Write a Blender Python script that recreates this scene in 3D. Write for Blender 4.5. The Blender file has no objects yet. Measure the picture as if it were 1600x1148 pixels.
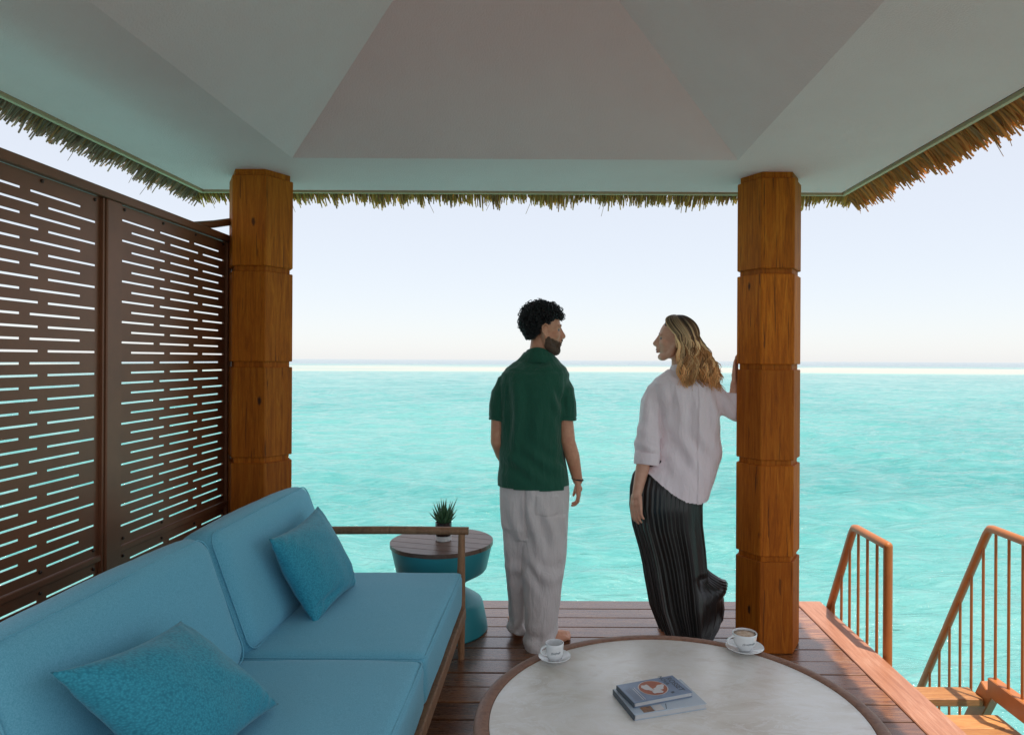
import bpy, bmesh, math, random
import numpy as np
from mathutils import Vector, Matrix, noise
random.seed(7); RNG = np.random.default_rng(7)
PI = math.pi; R = math.radians
S = bpy.context.scene; C = S.collection
# ------------------------------------------------------------------ camera, sky, sun, exposure
F = 1066.7; VX, VY, H, ROLL = 865.0, 562.3, 1.48, R(0.30)      # focal length and vanishing point in photo pixels
cam = bpy.data.cameras.new('camera'); co = bpy.data.objects.new('camera', cam); C.objects.link(co)
cam.sensor_width = 36; cam.lens = 36 * F / 1600; cam.clip_start = .05; cam.clip_end = 9000
cam.shift_x = -(VX - 800) / 1600; cam.shift_y = -(574 - VY) / 1600
co.location = (0, 0, H); co.rotation_euler = (PI / 2, -ROLL, 0); S.camera = co
w = bpy.data.worlds.new('World'); S.world = w; w.use_nodes = True
nt = w.node_tree; nt.nodes.clear()
SUN = Vector((.16, -.19, 1)).normalized()
sk = nt.nodes.new('ShaderNodeTexSky'); sk.sky_type = 'NISHITA'; sk.sun_disc = False
sk.sun_elevation = math.asin(SUN.z); sk.sun_rotation = math.atan2(SUN.x, SUN.y)
sk.air_density = 1.0; sk.dust_density = .5; sk.ozone_density = 1.0; sk.altitude = 0
# a thin even veil of high white haze over the whole clear sky
veil = nt.nodes.new('ShaderNodeVectorMath'); veil.operation = 'MULTIPLY_ADD'
veil.inputs[1].default_value = (.34, .34, .34); veil.inputs[2].default_value = (5.2, 5.3, 5.6)
bg = nt.nodes.new('ShaderNodeBackground'); bg.inputs[1].default_value = .10
wo = nt.nodes.new('ShaderNodeOutputWorld')
nt.links.new(sk.outputs[0], veil.inputs[0]); nt.links.new(veil.outputs[0], bg.inputs[0]); nt.links.new(bg.outputs[0], wo.inputs[0])
sl = bpy.data.lights.new('sun', 'SUN'); sl.energy = 4.8; sl.angle = R(.6); sl.color = (1, .92, .80)
so = bpy.data.objects.new('sun', sl); C.objects.link(so); so.rotation_euler = SUN.to_track_quat('Z', 'Y').to_euler()
S.view_settings.view_transform = 'Standard'; S.view_settings.look = 'None'
S.view_settings.exposure = 0.38; S.view_settings.gamma = 1; S.view_settings.use_curve_mapping = False
S.render.engine = 'CYCLES'
try:
    S.cycles.max_bounces = 10; S.cycles.diffuse_bounces = 6; S.cycles.glossy_bounces = 4
    S.cycles.use_denoising = True; S.cycles.sample_clamp_indirect = 8
except Exception: pass

CR, SR = math.cos(ROLL), math.sin(ROLL)
def ray(px, py):
    u, v = (px - VX) / F, -(py - VY) / F
    return u * CR - v * SR, v * CR + u * SR
def at(px, py, Y):
    a, b = ray(px, py); return Vector((a * Y, Y, H + b * Y))
def on(px, py, z):
    a, b = ray(px, py); Y = (z - H) / b; return Vector((a * Y, Y, z))

# ------------------------------------------------------------------ helpers: objects
def obj(name, me, m=None, parent=None, loc=None, label=None, smooth=None):
    if isinstance(me, bmesh.types.BMesh):
        bm = me; me = bpy.data.meshes.new(name)
        bmesh.ops.recalc_face_normals(bm, faces=bm.faces[:]); bm.to_mesh(me); bm.free()
    o = bpy.data.objects.new(name, me); C.objects.link(o)
    if m is not None and not len(me.materials):
        for q in (m if isinstance(m, (list, tuple)) else [m]): me.materials.append(q)
    if parent: o.parent = parent
    if loc is not None: o.location = loc
    if label: o['label'] = label
    if smooth is True: me.polygons.foreach_set('use_smooth', [True] * len(me.polygons))
    if smooth is not None and smooth is not True and smooth is not False:
        me.set_sharp_from_angle(angle=R(smooth)); me.polygons.foreach_set('use_smooth', [True] * len(me.polygons))
        me.set_sharp_from_angle(angle=R(smooth))
    return o
def thing(name, label, cat, loc=(0, 0, 0), rz=0, group=None):
    o = bpy.data.objects.new(name, None); C.objects.link(o); o.empty_display_size = .1
    o.location = loc; o.rotation_euler = (0, 0, rz); o['label'] = label; o['category'] = cat
    if group: o['group'] = group
    return o
def tag(o, label, cat, group=None):
    o['label'] = label; o['category'] = cat
    if group: o['group'] = group
    return o
def inst(name, me, parent, loc, rot=(0, 0, 0), scale=(1, 1, 1)):
    o = bpy.data.objects.new(name, me); C.objects.link(o); o.parent = parent
    o.location = loc; o.rotation_euler = rot; o.scale = scale
    return o
# ------------------------------------------------------------------ helpers: shapes
def box(bm, x0, x1, y0, y1, z0, z1, bev=0, M=None, seg=1):
    b = bmesh.new()
    bmesh.ops.create_cube(b, size=1, matrix=Matrix.Translation(((x0+x1)/2, (y0+y1)/2, (z0+z1)/2)) @ Matrix.Diagonal((x1-x0, y1-y0, z1-z0, 1)))
    if bev: bmesh.ops.bevel(b, geom=b.edges[:], offset=bev, segments=seg, affect='EDGES', profile=.5)
    merge(bm, b, M)
def merge(bm, b, M=None):
    if M is not None: b.transform(M)
    me = bpy.data.meshes.new('t'); b.to_mesh(me); b.free(); bm.from_mesh(me); bpy.data.meshes.remove(me)
def tube(bm, pts, rads, n=12, cap='round', fl=1.0, flv=None):
    pts = [Vector(p) for p in pts]
    if not hasattr(rads, '__len__'): rads = [rads] * len(pts)
    T = [(pts[min(i+1, len(pts)-1)] - pts[max(i-1, 0)]).normalized() for i in range(len(pts))]
    a = Vector(flv) if flv is not None else (Vector((0, 0, 1)) if abs(T[0].z) < .9 else Vector((1, 0, 0)))
    rings = []
    P, Rd, TT = list(pts), list(rads), list(T)
    if cap == 'round':
        for k in (.5, .87):
            P.insert(0, pts[0] - T[0] * rads[0] * k); Rd.insert(0, rads[0] * math.sqrt(1-k*k)); TT.insert(0, T[0])
            P.append(pts[-1] + T[-1] * rads[-1] * k); Rd.append(rads[-1] * math.sqrt(1-k*k)); TT.append(T[-1])
    for p, r, t in zip(P, Rd, TT):
        a = (a - t * a.dot(t)).normalized(); b = t.cross(a)
        rings.append([bm.verts.new(p + a * (r * math.cos(2*PI*i/n)) + b * (r * fl * math.sin(2*PI*i/n))) for i in range(n)])
    skin(bm, rings)
    return rings
def skin(bm, rings, caps=True):
    n = len(rings[0])
    for A, B in zip(rings, rings[1:]):
        for i in range(n): bm.faces.new((A[i], A[(i+1) % n], B[(i+1) % n], B[i]))
    if caps:
        bm.faces.new(rings[0][::-1]); bm.faces.new(rings[-1])
def loft(bm, rings, n=36, e=1.0, caps=True):
    out = []
    for cx, cy, cz, rx, ry in rings:
        v = []
        for i in range(n):
            t = 2*PI*i/n; c, s = math.cos(t), math.sin(t)
            v.append(bm.verts.new((cx + rx*math.copysign(abs(c)**e, c), cy + ry*math.copysign(abs(s)**e, s), cz)))
        out.append(v)
    skin(bm, out, caps); return out
def ell(bm, c, r, A=None, seg=20):
    M = Matrix.Translation(c) @ ((A.to_4x4()) if A else Matrix.Identity(4)) @ Matrix.Diagonal((*r, 1))
    bmesh.ops.create_uvsphere(bm, u_segments=seg, v_segments=max(8, seg*2//3), radius=1, matrix=M)
def lathe(bm, prof, n=48, c=(0, 0, 0)):
    rings = []
    for r, z in prof:
        rings.append([bm.verts.new((c[0] + max(r, 1e-4)*math.cos(2*PI*i/n), c[1] + max(r, 1e-4)*math.sin(2*PI*i/n), c[2]+z)) for i in range(n)])
    skin(bm, rings)
def prism(bm, poly, z0, z1):
    a = [bm.verts.new((x, y, z0)) for x, y in poly]; b = [bm.verts.new((x, y, z1)) for x, y in poly]
    skin(bm, [a, b])
def remesh(bm, vox, sm=6):
    bmesh.ops.recalc_face_normals(bm, faces=bm.faces[:])
    me = bpy.data.meshes.new('tmp'); bm.to_mesh(me); bm.free()
    o = bpy.data.objects.new('tmp', me); C.objects.link(o)
    m = o.modifiers.new('r', 'REMESH'); m.mode = 'VOXEL'; m.voxel_size = vox; m.use_smooth_shade = True
    if sm: s = o.modifiers.new('s', 'SMOOTH'); s.iterations = sm; s.factor = .5
    out = bpy.data.meshes.new_from_object(o.evaluated_get(bpy.context.evaluated_depsgraph_get()))
    bpy.data.objects.remove(o); bpy.data.meshes.remove(me)
    return out
def coords(me):
    a = np.empty(len(me.vertices)*3, np.float32); me.vertices.foreach_get('co', a); a = a.reshape(-1, 3)
    b = np.empty(len(me.vertices)*3, np.float32); me.vertices.foreach_get('normal', b)
    return a, b.reshape(-1, 3)
def setco(me, a): me.vertices.foreach_set('co', a.astype(np.float32).ravel()); me.update()
def fbm(P, sx, sy, sz, o=0.0, oct=2):
    out = np.empty(len(P))
    for i, p in enumerate(P):
        v = Vector((p[0]*sx+o, p[1]*sy+o*1.7, p[2]*sz-o)); s = noise.noise(v)
        if oct > 1: s += .5*noise.noise(v*2.1)
        out[i] = s
    return out
def cutmesh(me, keep):
    bm = bmesh.new(); bm.from_mesh(me)
    bad = [f for f in bm.faces if not keep(f.calc_center_median())]
    bmesh.ops.delete(bm, geom=bad, context='FACES'); bm.to_mesh(me); bm.free(); return me
# ------------------------------------------------------------------ helpers: materials
class G:
    def __init__(s, name):
        s.m = bpy.data.materials.new(name); s.m.use_nodes = True; s.t = s.m.node_tree
        s.p = s.t.nodes['Principled BSDF']; s.out = s.t.nodes['Material Output']
    def n(s, ty, props=None, **inp):
        q = s.t.nodes.new('ShaderNode' + ty)
        for k, v in (props or {}).items(): setattr(q, k, v)
        for k, v in inp.items():
            key = int(k[1:]) if k[0] == 'i' and k[1:].isdigit() else k.replace('_', ' ')
            s.set(q.inputs[key], v)
        return q
    def set(s, sock, v):
        if isinstance(v, bpy.types.NodeSocket): s.t.links.new(v, sock)
        elif hasattr(v, '__len__') and len(v) == 3 and sock.type == 'RGBA': sock.default_value = (*v, 1)
        else: sock.default_value = v
    def P(s, **k):
        for a, v in k.items(): s.set(s.p.inputs[a.replace('_', ' ')], v)
        return s
    def co(s, sc=(1, 1, 1), rnd=False, kind='Object'):
        tc = s.n('TexCoord'); v = tc.outputs[kind]
        if rnd:
            oi = s.n('ObjectInfo'); mu = s.n('VectorMath', {'operation': 'SCALE'}, i0=(31.3, 17.7, 23.1)); s.set(mu.inputs['Scale'], oi.outputs['Random'])
            v = s.n('VectorMath', {'operation': 'ADD'}, i0=v, i1=mu.outputs[0]).outputs[0]
        return s.n('Mapping', None, Vector=v, Scale=sc).outputs[0]
    def noise(s, v, sc, det=4, ro=.55, dist=0):
        return s.n('TexNoise', None, Vector=v, Scale=sc, Detail=det, Roughness=ro, Distortion=dist).outputs['Fac']
    def ramp(s, f, *st, interp='LINEAR'):
        q = s.n('ValToRGB', None, Fac=f); e = q.color_ramp.elements; q.color_ramp.interpolation = interp
        while len(e) < len(st): e.new(.5)
        for el, (p, c) in zip(e, st): el.position = p; el.color = (*c, 1) if hasattr(c, '__len__') else (c, c, c, 1)
        return q.outputs[0]
    def mix(s, f, a, b, mode='MIX'):
        q = s.n('Mix', {'data_type': 'RGBA', 'blend_type': mode}); s.set(q.inputs[0], f); s.set(q.inputs[6], a); s.set(q.inputs[7], b)
        return q.outputs[2]
    def math(s, op, a, b=0.0):
        q = s.n('Math', {'operation': op}); s.set(q.inputs[0], a); s.set(q.inputs[1], b); return q.outputs[0]
    def bump(s, h, st=.3, d=.01, nrm=None):
        q = s.n('Bump', None, Height=h, Strength=st, Distance=d)
        if nrm is not None: s.set(q.inputs['Normal'], nrm)
        s.set(s.p.inputs['Normal'], q.outputs[0]); return q.outputs[0]
def wood(name, cs, stretch, rough=(.3, .5), knots=0, var=.35, bump=.25, fine=60, coat=0, spec=.5):
    g = G(name); v = g.co(stretch, rnd=True)
    f = g.noise(v, 7, 6, .6, 1.2); fi = g.noise(v, fine, 3, .6)
    base = g.ramp(f, (.28, cs[0]), (.5, cs[1]), (.72, cs[2]))
    base = g.mix(.35, base, g.ramp(fi, (.3, .45), (.65, 1.15)), 'MULTIPLY')
    oi = g.n('ObjectInfo').outputs['Random']
    vv = g.n('MapRange', None, Value=oi); vv.inputs['To Min'].default_value = 1-var; vv.inputs['To Max'].default_value = 1+var*.6
    base = g.mix(1, base, vv.outputs[0], 'MULTIPLY')
    if knots:
        k = g.n('TexVoronoi', {'feature': 'F1'}, Vector=g.co((9, 9, 4.2), rnd=True), Scale=.95, Randomness=1)
        kd = g.math('ADD', k.outputs['Distance'], g.math('MULTIPLY', g.noise(g.co((40, 40, 30)), 1.3), .08))
        base = g.mix(g.ramp(kd, (.09, 1), (.15, .0)), base, (.03, .014, .007))
    if knots:
        ck = g.noise(g.co((26, 26, .9), rnd=True), 3.2, 3, .5, .6)
        base = g.mix(g.ramp(ck, (.655, 0), (.675, .75)), base, (.06, .022, .006))
    st = g.noise(g.co((1.3, 1.3, 1.3), rnd=True), 1.5, 3)
    base = g.mix(g.ramp(st, (.35, .0), (.75, .45)), base, cs[0])
    g.P(Base_Color=base, Roughness=g.n('MapRange', None, Value=fi, **{'To_Min': rough[0], 'To_Max': rough[1]}).outputs[0])
    g.bump(g.mix(.5, f, fi), bump, .004)
    g.P(Specular_IOR_Level=spec)
    if coat: g.P(Coat_Weight=coat, Coat_Roughness=.22, Coat_IOR=1.6)
    return g.m
def plain(name, col, rough=.5, metal=0, spec=.5, bump=None, var=None, coat=0):
    g = G(name); c = col
    if var:
        c = g.mix(g.ramp(g.noise(g.co(), var[0], 5, .6), (.35, 0), (.65, 1)), col, var[1])
    g.P(Base_Color=c, Roughness=rough, Metallic=metal, Specular_IOR_Level=spec, Coat_Weight=coat)
    if bump: g.bump(g.noise(g.co(), bump[0], 4, .6), bump[1], bump[2] if len(bump) > 2 else .005)
    return g.m
def fabric(name, a, b, weave=700, wr=9, wst=.3, wd=.01, rough=.85, sheen=.3, aniso=(1, 1, 1)):
    g = G(name); v = g.co()
    f = g.noise(v, weave, 2, .7); big = g.noise(g.co(aniso), wr, 4, .55, .6)
    c = g.mix(g.ramp(f, (.35, 0), (.65, 1)), a, b)
    g.P(Base_Color=c, Roughness=rough, Sheen_Weight=sheen, Specular_IOR_Level=.2)
    n1 = g.bump(big, wst, wd); g.bump(f, .25, .002, n1)
    return g.m

M = {}
M['column'] = wood('column_timber', [(.33, .075, .004), (.60, .155, .007), (.78, .25, .02)], (7, 7, .5), (.55, .75), knots=1, var=.38, spec=.2, bump=.5)
M['deck'] = wood('deck_timber', [(.10, .032, .014), (.25, .092, .036), (.42, .19, .075)], (.6, 9, 9), (.2, .36), var=.4, bump=.2, coat=.7)
M['edge'] = wood('edge_board_timber', [(.26, .10, .055), (.38, .17, .10), (.46, .25, .17)], (9, .6, 9), (.3, .5), var=.1)
M['stair'] = wood('stair_timber', [(.30, .115, .035), (.46, .20, .065), (.56, .28, .10)], (.8, 9, 9), (.4, .6), var=.2)
M['teak'] = wood('teak_frame', [(.20, .09, .04), (.33, .16, .075), (.42, .22, .11)], (5, 5, 1.2), (.45, .6), var=.1)
M['rim'] = wood('table_rim_wood', [(.17, .075, .04), (.28, .135, .08), (.35, .18, .11)], (6, 6, 6), (.4, .55), var=.05)
M['slat'] = wood('table_slat_wood', [(.10, .05, .035), (.18, .10, .07), (.24, .14, .10)], (1, 9, 9), (.3, .45), var=.25)
M['ceiling'] = plain('ceiling_plaster', (.885, .65, .64), .85, spec=.1, bump=(150, .55, .006), var=(2.2, (.86, .615, .605)))
M['trim'] = plain('edge_trim', (.60, .47, .28), .6)
M['gap'] = plain('shadow_gap_trim', (.05, .045, .03), .7)
M['screen'] = plain('screen_metal', (.24, .092, .043), .38, metal=.25, bump=(500, .12, .001), var=(6, (.20, .078, .038)))
M['bolt'] = plain('bolt_metal', (.08, .05, .04), .35, metal=.8)
M['rail'] = plain('railing_paint', (.43, .145, .034), .38, bump=(90, .1, .002), var=(9, (.37, .12, .03)))
M['sofa'] = fabric('sofa_fabric', (.125, .41, .54), (.19, .52, .66), 300, 5, .15, .025, sheen=.2)
M['side'] = plain('teal_lacquer', (.028, .27, .31), .42, bump=(300, .05, .001))
M['ceramic'] = plain('white_ceramic', (.78, .78, .77), .12, coat=.3)
M['coffee'] = plain('coffee_foam', (.42, .25, .13), .5, var=(45, (.68, .55, .42)))
M['ink'] = plain('dark_lettering', (.20, .21, .23), .6)
M['skin_m'] = plain('skin_tan', (.68, .33, .195), .48, var=(40, (.60, .255, .15)))
M['skin_f'] = plain('skin_light', (.72, .40, .27), .48, var=(40, (.66, .33, .22)))
M['hair_m'] = plain('hair_black', (.008, .0075, .008), .42)
M['beard'] = plain('beard_hair', (.040, .024, .016), .8, bump=(900, .9, .004), var=(330, (.19, .105, .065)))
M['lip'] = plain('lips', (.36, .12, .10), .45)
M['eye'] = plain('eye_white', (.20, .18, .165), .35); M['iris'] = plain('eye_iris', (.03, .018, .01), .15)
M['shirt'] = fabric('green_linen', (.012, .080, .048), (.020, .112, .068), 420, 22, .55, .02, rough=.8, sheen=.25, aniso=(1.6, 1.6, .35))
M['pants'] = fabric('grey_linen', (.62, .555, .53), (.72, .65, .625), 420, 24, .55, .02, aniso=(1.5, 1.5, .35))
M['blouse'] = fabric('pale_pink_linen', (.86, .73, .75), (.90, .79, .81), 420, 22, .5, .02, aniso=(1.6, 1.6, .35))
g = G('pleated_satin'); g.P(Base_Color=(.020, .0175, .016), Roughness=.30, Sheen_Weight=.1, Specular_IOR_Level=.8, Metallic=.35)
g.bump(g.noise(g.co((1, 1, .3)), 60, 3), .2, .004); M['skirt'] = g.m
g = G('blonde_hair'); a = g.n('Attribute', {'attribute_name': 'Col'}); g.P(Base_Color=a.outputs['Color'], Roughness=.38, Specular_IOR_Level=.5); M['hair_f'] = g.m
g = G('thatch_straw'); a = g.n('Attribute', {'attribute_name': 'Col'}); g.P(Base_Color=a.outputs['Color'], Roughness=.8, Specular_IOR_Level=.2)
tr = g.n('BsdfTranslucent', None, Color=a.outputs['Color']); mx = g.n('MixShader', None, Fac=.6); g.t.links.new(g.p.outputs[0], mx.inputs[1]); g.t.links.new(tr.outputs[0], mx.inputs[2]); g.t.links.new(mx.outputs[0], g.out.inputs[0]); M['straw'] = g.m
M['thatch'] = plain('thatch_slope', (.22, .14, .07), .9, var=(20, (.12, .08, .04)), bump=(60, .8, .03))
# pillow knit
g = G('pillow_knit'); v = g.co((1.9, 1.9, 1.9)); vo = g.n('TexVoronoi', {'feature': 'SMOOTH_F1'}, Vector=g.n('Mapping', None, Vector=v, Scale=(75, 130, 130), Rotation=(0, .5, 0)).outputs[0], Scale=1.0)
c = g.mix(g.ramp(vo.outputs['Distance'], (.1, 1), (.7, 0)), (.021, .225, .315), (.046, .39, .51)); g.P(Base_Color=c, Roughness=.7, Sheen_Weight=.2, Specular_IOR_Level=.3)
n1 = g.bump(g.noise(v, 9, 3), .15, .02); g.bump(vo.outputs['Distance'], -1.0, .012, n1); M['pillow'] = g.m
# travertine
g = G('travertine'); v = g.co((1.2, 2.2, 1)); w1 = g.noise(v, 1.6, 6, .62, 2.2); w2 = g.noise(v, 5, 8, .7, 3.0)
c = g.ramp(w1, (.30, (.64, .57, .48)), (.45, (.76, .71, .63)), (.60, (.84, .80, .74)), (.72, (.68, .61, .53)))
c = g.mix(g.ramp(w2, (.50, 0), (.56, .8), (.62, .1)), c, (.86, .83, .79))
c = g.mix(g.ramp(g.noise(g.co((1, 1, 1)), 260, 3), (.30, .35), (.42, 0)), c, (.56, .52, .48))
g.P(Base_Color=c, Roughness=.36, Coat_Weight=.35, Coat_Roughness=.3); g.bump(g.noise(g.co(), 200, 3), .06, .002); M['stone'] = g.m
# sea
g = G('lagoon_water'); tc = g.n('TexCoord').outputs['Object']; sx = g.n('SeparateXYZ', None, Vector=tc)
pt = g.noise(g.n('Mapping', None, Vector=tc, Scale=(.05, .12, 1)).outputs[0], 1.0, 5, .6, .8)
c = g.ramp(pt, (.32, (.042, .255, .255)), (.5, (.080, .315, .31)), (.68, (.130, .36, .35)))
fp = g.noise(g.n('Mapping', None, Vector=tc, Scale=(1.9, 7.5, 1)).outputs[0], 1.0, 5, .65, .3)
c = g.mix(g.ramp(fp, (.42, .0), (.70, .45)), c, (.22, .43, .42))
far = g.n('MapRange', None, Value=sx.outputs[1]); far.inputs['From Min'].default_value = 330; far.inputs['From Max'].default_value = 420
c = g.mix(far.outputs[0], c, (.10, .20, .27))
g.P(Base_Color=c, Roughness=.09, IOR=1.33)
b1 = g.noise(g.n('Mapping', None, Vector=tc, Scale=(4.2, 14, 1)).outputs[0], 1.0, 5, .62, .3)
b2 = g.noise(g.n('Mapping', None, Vector=tc, Scale=(.7, 2.2, 1)).outputs[0], 1.0, 4, .6, .4)
n1 = g.bump(b2, .7, .22); g.bump(b1, .9, .065, n1); M['sea'] = g.m
g = G('pale_sand'); tc = g.n('TexCoord').outputs['Object']
b = g.noise(g.n('Mapping', None, Vector=tc, Scale=(.004, .030, 1)).outputs[0], 1, 6, .65, .4)
sc_ = g.ramp(b, (.34, (.14, .32, .33)), (.43, (.30, .37, .36)), (.50, (.38, .37, .345)), (.60, (.40, .385, .36)), (.64, (.25, .24, .24)), (.70, (.38, .365, .34)))
sh_ = g.n('MapRange', None, Value=g.math('ADD', g.n('SeparateXYZ', None, Vector=tc).outputs[1], g.math('MULTIPLY', g.noise(g.n('Mapping', None, Vector=tc, Scale=(.02, .05, 1)).outputs[0], 1, 4), 40)))
sh_.inputs['From Min'].default_value = 160; sh_.inputs['From Max'].default_value = 186
g.P(Base_Color=g.mix(sh_.outputs[0], (.17, .36, .355), sc_), Roughness=.9); M['sand'] = g.m
M['added_terrace'] = plain('added_terrace_paving', (.085, .09, .088), .8, var=(3, (.065, .07, .068)), bump=(60, .2, .004))
M['wall'] = plain('house_wall_render', (.34, .29, .24), .8, var=(4, (.30, .26, .21)))
M['pot'] = plain('dark_glass_pot', (.03, .016, .012), .15); M['soil'] = plain('potting_soil', (.04, .03, .02), .95, bump=(300, .8, .004))
M['leaf'] = plain('succulent_leaf', (.030, .11, .040), .42, var=(120, (.09, .17, .08)))
M['bracelet'] = plain('dark_cord', (.02, .015, .015), .6)
def bookmat(name, a, b): return plain(name, a, .35, var=(9, b), coat=.3)
M['cover'] = bookmat('slate_cover', (.13, .19, .29), (.20, .27, .38)); M['cover2'] = bookmat('pale_cover', (.42, .50, .58), (.50, .56, .62))
M['page'] = plain('paper_edge', (.55, .54, .53), .8, bump=(1200, .4, .002)); M['spine'] = plain('dark_spine', (.05, .07, .09), .4)
M['orange'] = plain('orange_print', (.42, .12, .05), .4, var=(60, (.34, .09, .04))); M['print'] = plain('pale_print', (.62, .58, .56), .4); M['photo_print'] = plain('brown_print', (.40, .20, .10), .4, var=(80, (.16, .09, .06)))

# ------------------------------------------------------------------ sea and sandbank
ZS = -1.25
def build_sea():
    ys = [-3000., -300., -30., 1.5]
    y = 2.2
    while y < 320: ys.append(y); y *= 1.0062
    ys += [350, 400, 480, 600, 800, 1200, 2000, 3500, 7000]
    ys = np.array(ys); nc = 380
    u = np.linspace(-1, 1, nc); X = np.outer(np.abs(ys)*1.15 + 8, u); Y = np.repeat(ys[:, None], nc, 1)
    sy = np.gradient(ys)[:, None]; sxp = (X[:, 1] - X[:, 0])[:, None]; sp = np.maximum(sy, sxp)
    wx = X + .5*np.sin(Y*.31 + 1.2) + .35*np.sin(X*.23 + Y*.17); wy = Y + .45*np.sin(X*.37 + .4) + .3*np.sin(X*.9 + Y*.21)
    Z = np.zeros_like(X)
    for k in range(60):
        lam = 0.3 * (2.4/.3) ** RNG.random(); th = RNG.normal(0.25, .5); ph = RNG.random()*2*PI
        a = lam * .0085 * (.5 + RNG.random()); kk = 2*PI/lam
        s = np.sin(kk*(wx*math.sin(th) + wy*math.cos(th)) + ph)
        env = .6 + .4*np.sin(X*.11*(1+k % 3) + Y*.07 + k)
        Z += a * (s + .25*np.cos(2*kk*(wx*math.sin(th) + wy*math.cos(th)) + 2*ph)) * env * np.clip(lam/(3.2*sp) - .4, 0, 1)
    fade = np.clip((1 - np.abs(u))*12, 0, 1)[None, :] * ((ys > 2) & (ys < 300))[:, None]
    Z = ZS + Z*fade
    V = np.stack([X, Y, Z], -1).reshape(-1, 3)
    i = np.arange(len(ys)-1)[:, None]*nc + np.arange(nc-1)[None, :]; i = i.ravel()
    Fc = np.stack([i, i+1, i+nc+1, i+nc], -1)
    # flat wings left and right
    nb = len(V); wl = np.stack([np.full(len(ys), -9000.), ys, np.full(len(ys), ZS)], -1); wr = wl.copy(); wr[:, 0] = 9000
    V = np.concatenate([V, wl, wr]); j = np.arange(len(ys)-1); m = len(ys)
    FL = np.stack([nb+j, j*nc, (j+1)*nc, nb+j+1], -1); FR = np.stack([j*nc+nc-1, nb+m+j, nb+m+j+1, (j+1)*nc+nc-1], -1)
    me = bpy.data.meshes.new('sea'); me.from_pydata(V.tolist(), [], np.concatenate([Fc, FL, FR]).tolist()); me.update()
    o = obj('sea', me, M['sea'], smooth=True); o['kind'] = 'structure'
build_sea()
def build_sand():
    bm = bmesh.new(); rows = []
    for k, t in enumerate([0, .03, .12, .3, .6, .85, 1]):
        r = []
        for i in range(121):
            x = -1400 + 2800*i/120
            a = 143 + 10*noise.noise((x*.02, 1, 0)) + 5*noise.noise((x*.08, 3, 0)); b = 300 + 90*noise.noise((x*.012, 7, 0)) + 40*noise.noise((x*.05, 9, 0))
            r.append(bm.verts.new((x, a + (b-a)*t, ZS + (-.06 if t in (0, 1) else .10*math.sin(PI*t)+.02))))
        rows.append(r)
    for A, B in zip(rows, rows[1:]):
        for i in range(120): bm.faces.new((A[i], A[i+1], B[i+1], B[i]))
    o = obj('sandbank', bm, M['sand'], smooth=True); o['kind'] = 'structure'
build_sand()

# ------------------------------------------------------------------ deck
deck = bpy.data.objects.new('deck', None); C.objects.link(deck); deck['kind'] = 'structure'
bm = bmesh.new(); box(bm, -1.06*1.65, 1.06*1.65, -.0664, .0664, -.028, 0, .003)
pm = bpy.data.meshes.new('plank'); bm.to_mesh(pm); bm.free(); pm.materials.append(M['deck'])
for k in range(34):
    y = 4.21 - .07 - .14*k
    o = inst('plank', pm, deck, (-.27 + random.uniform(-.002, .002), y, random.uniform(-.0012, .0012)))
    o.scale = ((1.49+2.03)/2/(1.06*1.65), 1, 1)
bm = bmesh.new(); box(bm, -.079, .079, -1.1, 1.1, -.04, .004, .004)
em = bpy.data.meshes.new('edge_board'); bm.to_mesh(em); bm.free(); em.materials.append(M['edge'])
for y, L in ((3.11, .998), (.905, .998), (-.41, .19)): inst('edge_board', em, deck, (1.573, y, 0), scale=(1, L, 1))
bm = bmesh.new(); box(bm, -7, 7, -11, -.62, -.3, -.002, .01); o = obj('added_terrace', bm, M['added_terrace']); o['kind'] = 'structure'  # unseen slab behind the camera, added to tune the light on the ceiling
bm = bmesh.new(); box(bm, -2.03, 1.65, 4.213, 4.245, -.22, -.03, .003); obj('fascia_board', bm, M['edge'], deck)
bm = bmesh.new(); box(bm, 1.655, 1.685, -.6, 4.2, -.24, -.045, .003); obj('fascia_board', bm, M['edge'], deck)
bm = bmesh.new(); box(bm, -2.03, 1.64, -.6, 4.2, -.2, -.04); obj('joist_base', bm, M['gap'], deck)
for x in (-1.9, 0, 1.5):
    for y in (0, 3.9):
        bm = bmesh.new(); lathe(bm, [(.12, -2.2), (.12, -.21)], 20, (x, y, 0)); obj('deck_pile', bm, M['wall'], deck, smooth=40)

# ------------------------------------------------------------------ columns
def column(x, label):
    t = thing('wooden_column', label, 'column', (x, 3.5955, 0), 0, 'hexagonal timber columns at the deck front')
    def hexa(r, c=0): return [(r*math.cos(PI/3*i), r*math.sin(PI/3*i)) for i in range(6)]
    zs = [(0, .464), (.490, .950), (.976, 1.436), (1.462, 1.922), (1.948, 2.408)]
    bm = bmesh.new(); prism(bm, hexa(.152), 0.0, 2.441); obj('core', bm, M['column'], t)
    for a, b in zs:
        bm = bmesh.new(); prism(bm, hexa(.168), a+.002, b)
        bmesh.ops.bevel(bm, geom=bm.edges[:], offset=.0035, segments=1, affect='EDGES'); obj('timber_block', bm, M['column'], t)
column(-1.544, 'knotty brown hexagonal timber column beside the perforated screen, behind the sofa')
column(1.132, 'hexagonal timber column the woman rests her hand on, by the stairs')

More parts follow.
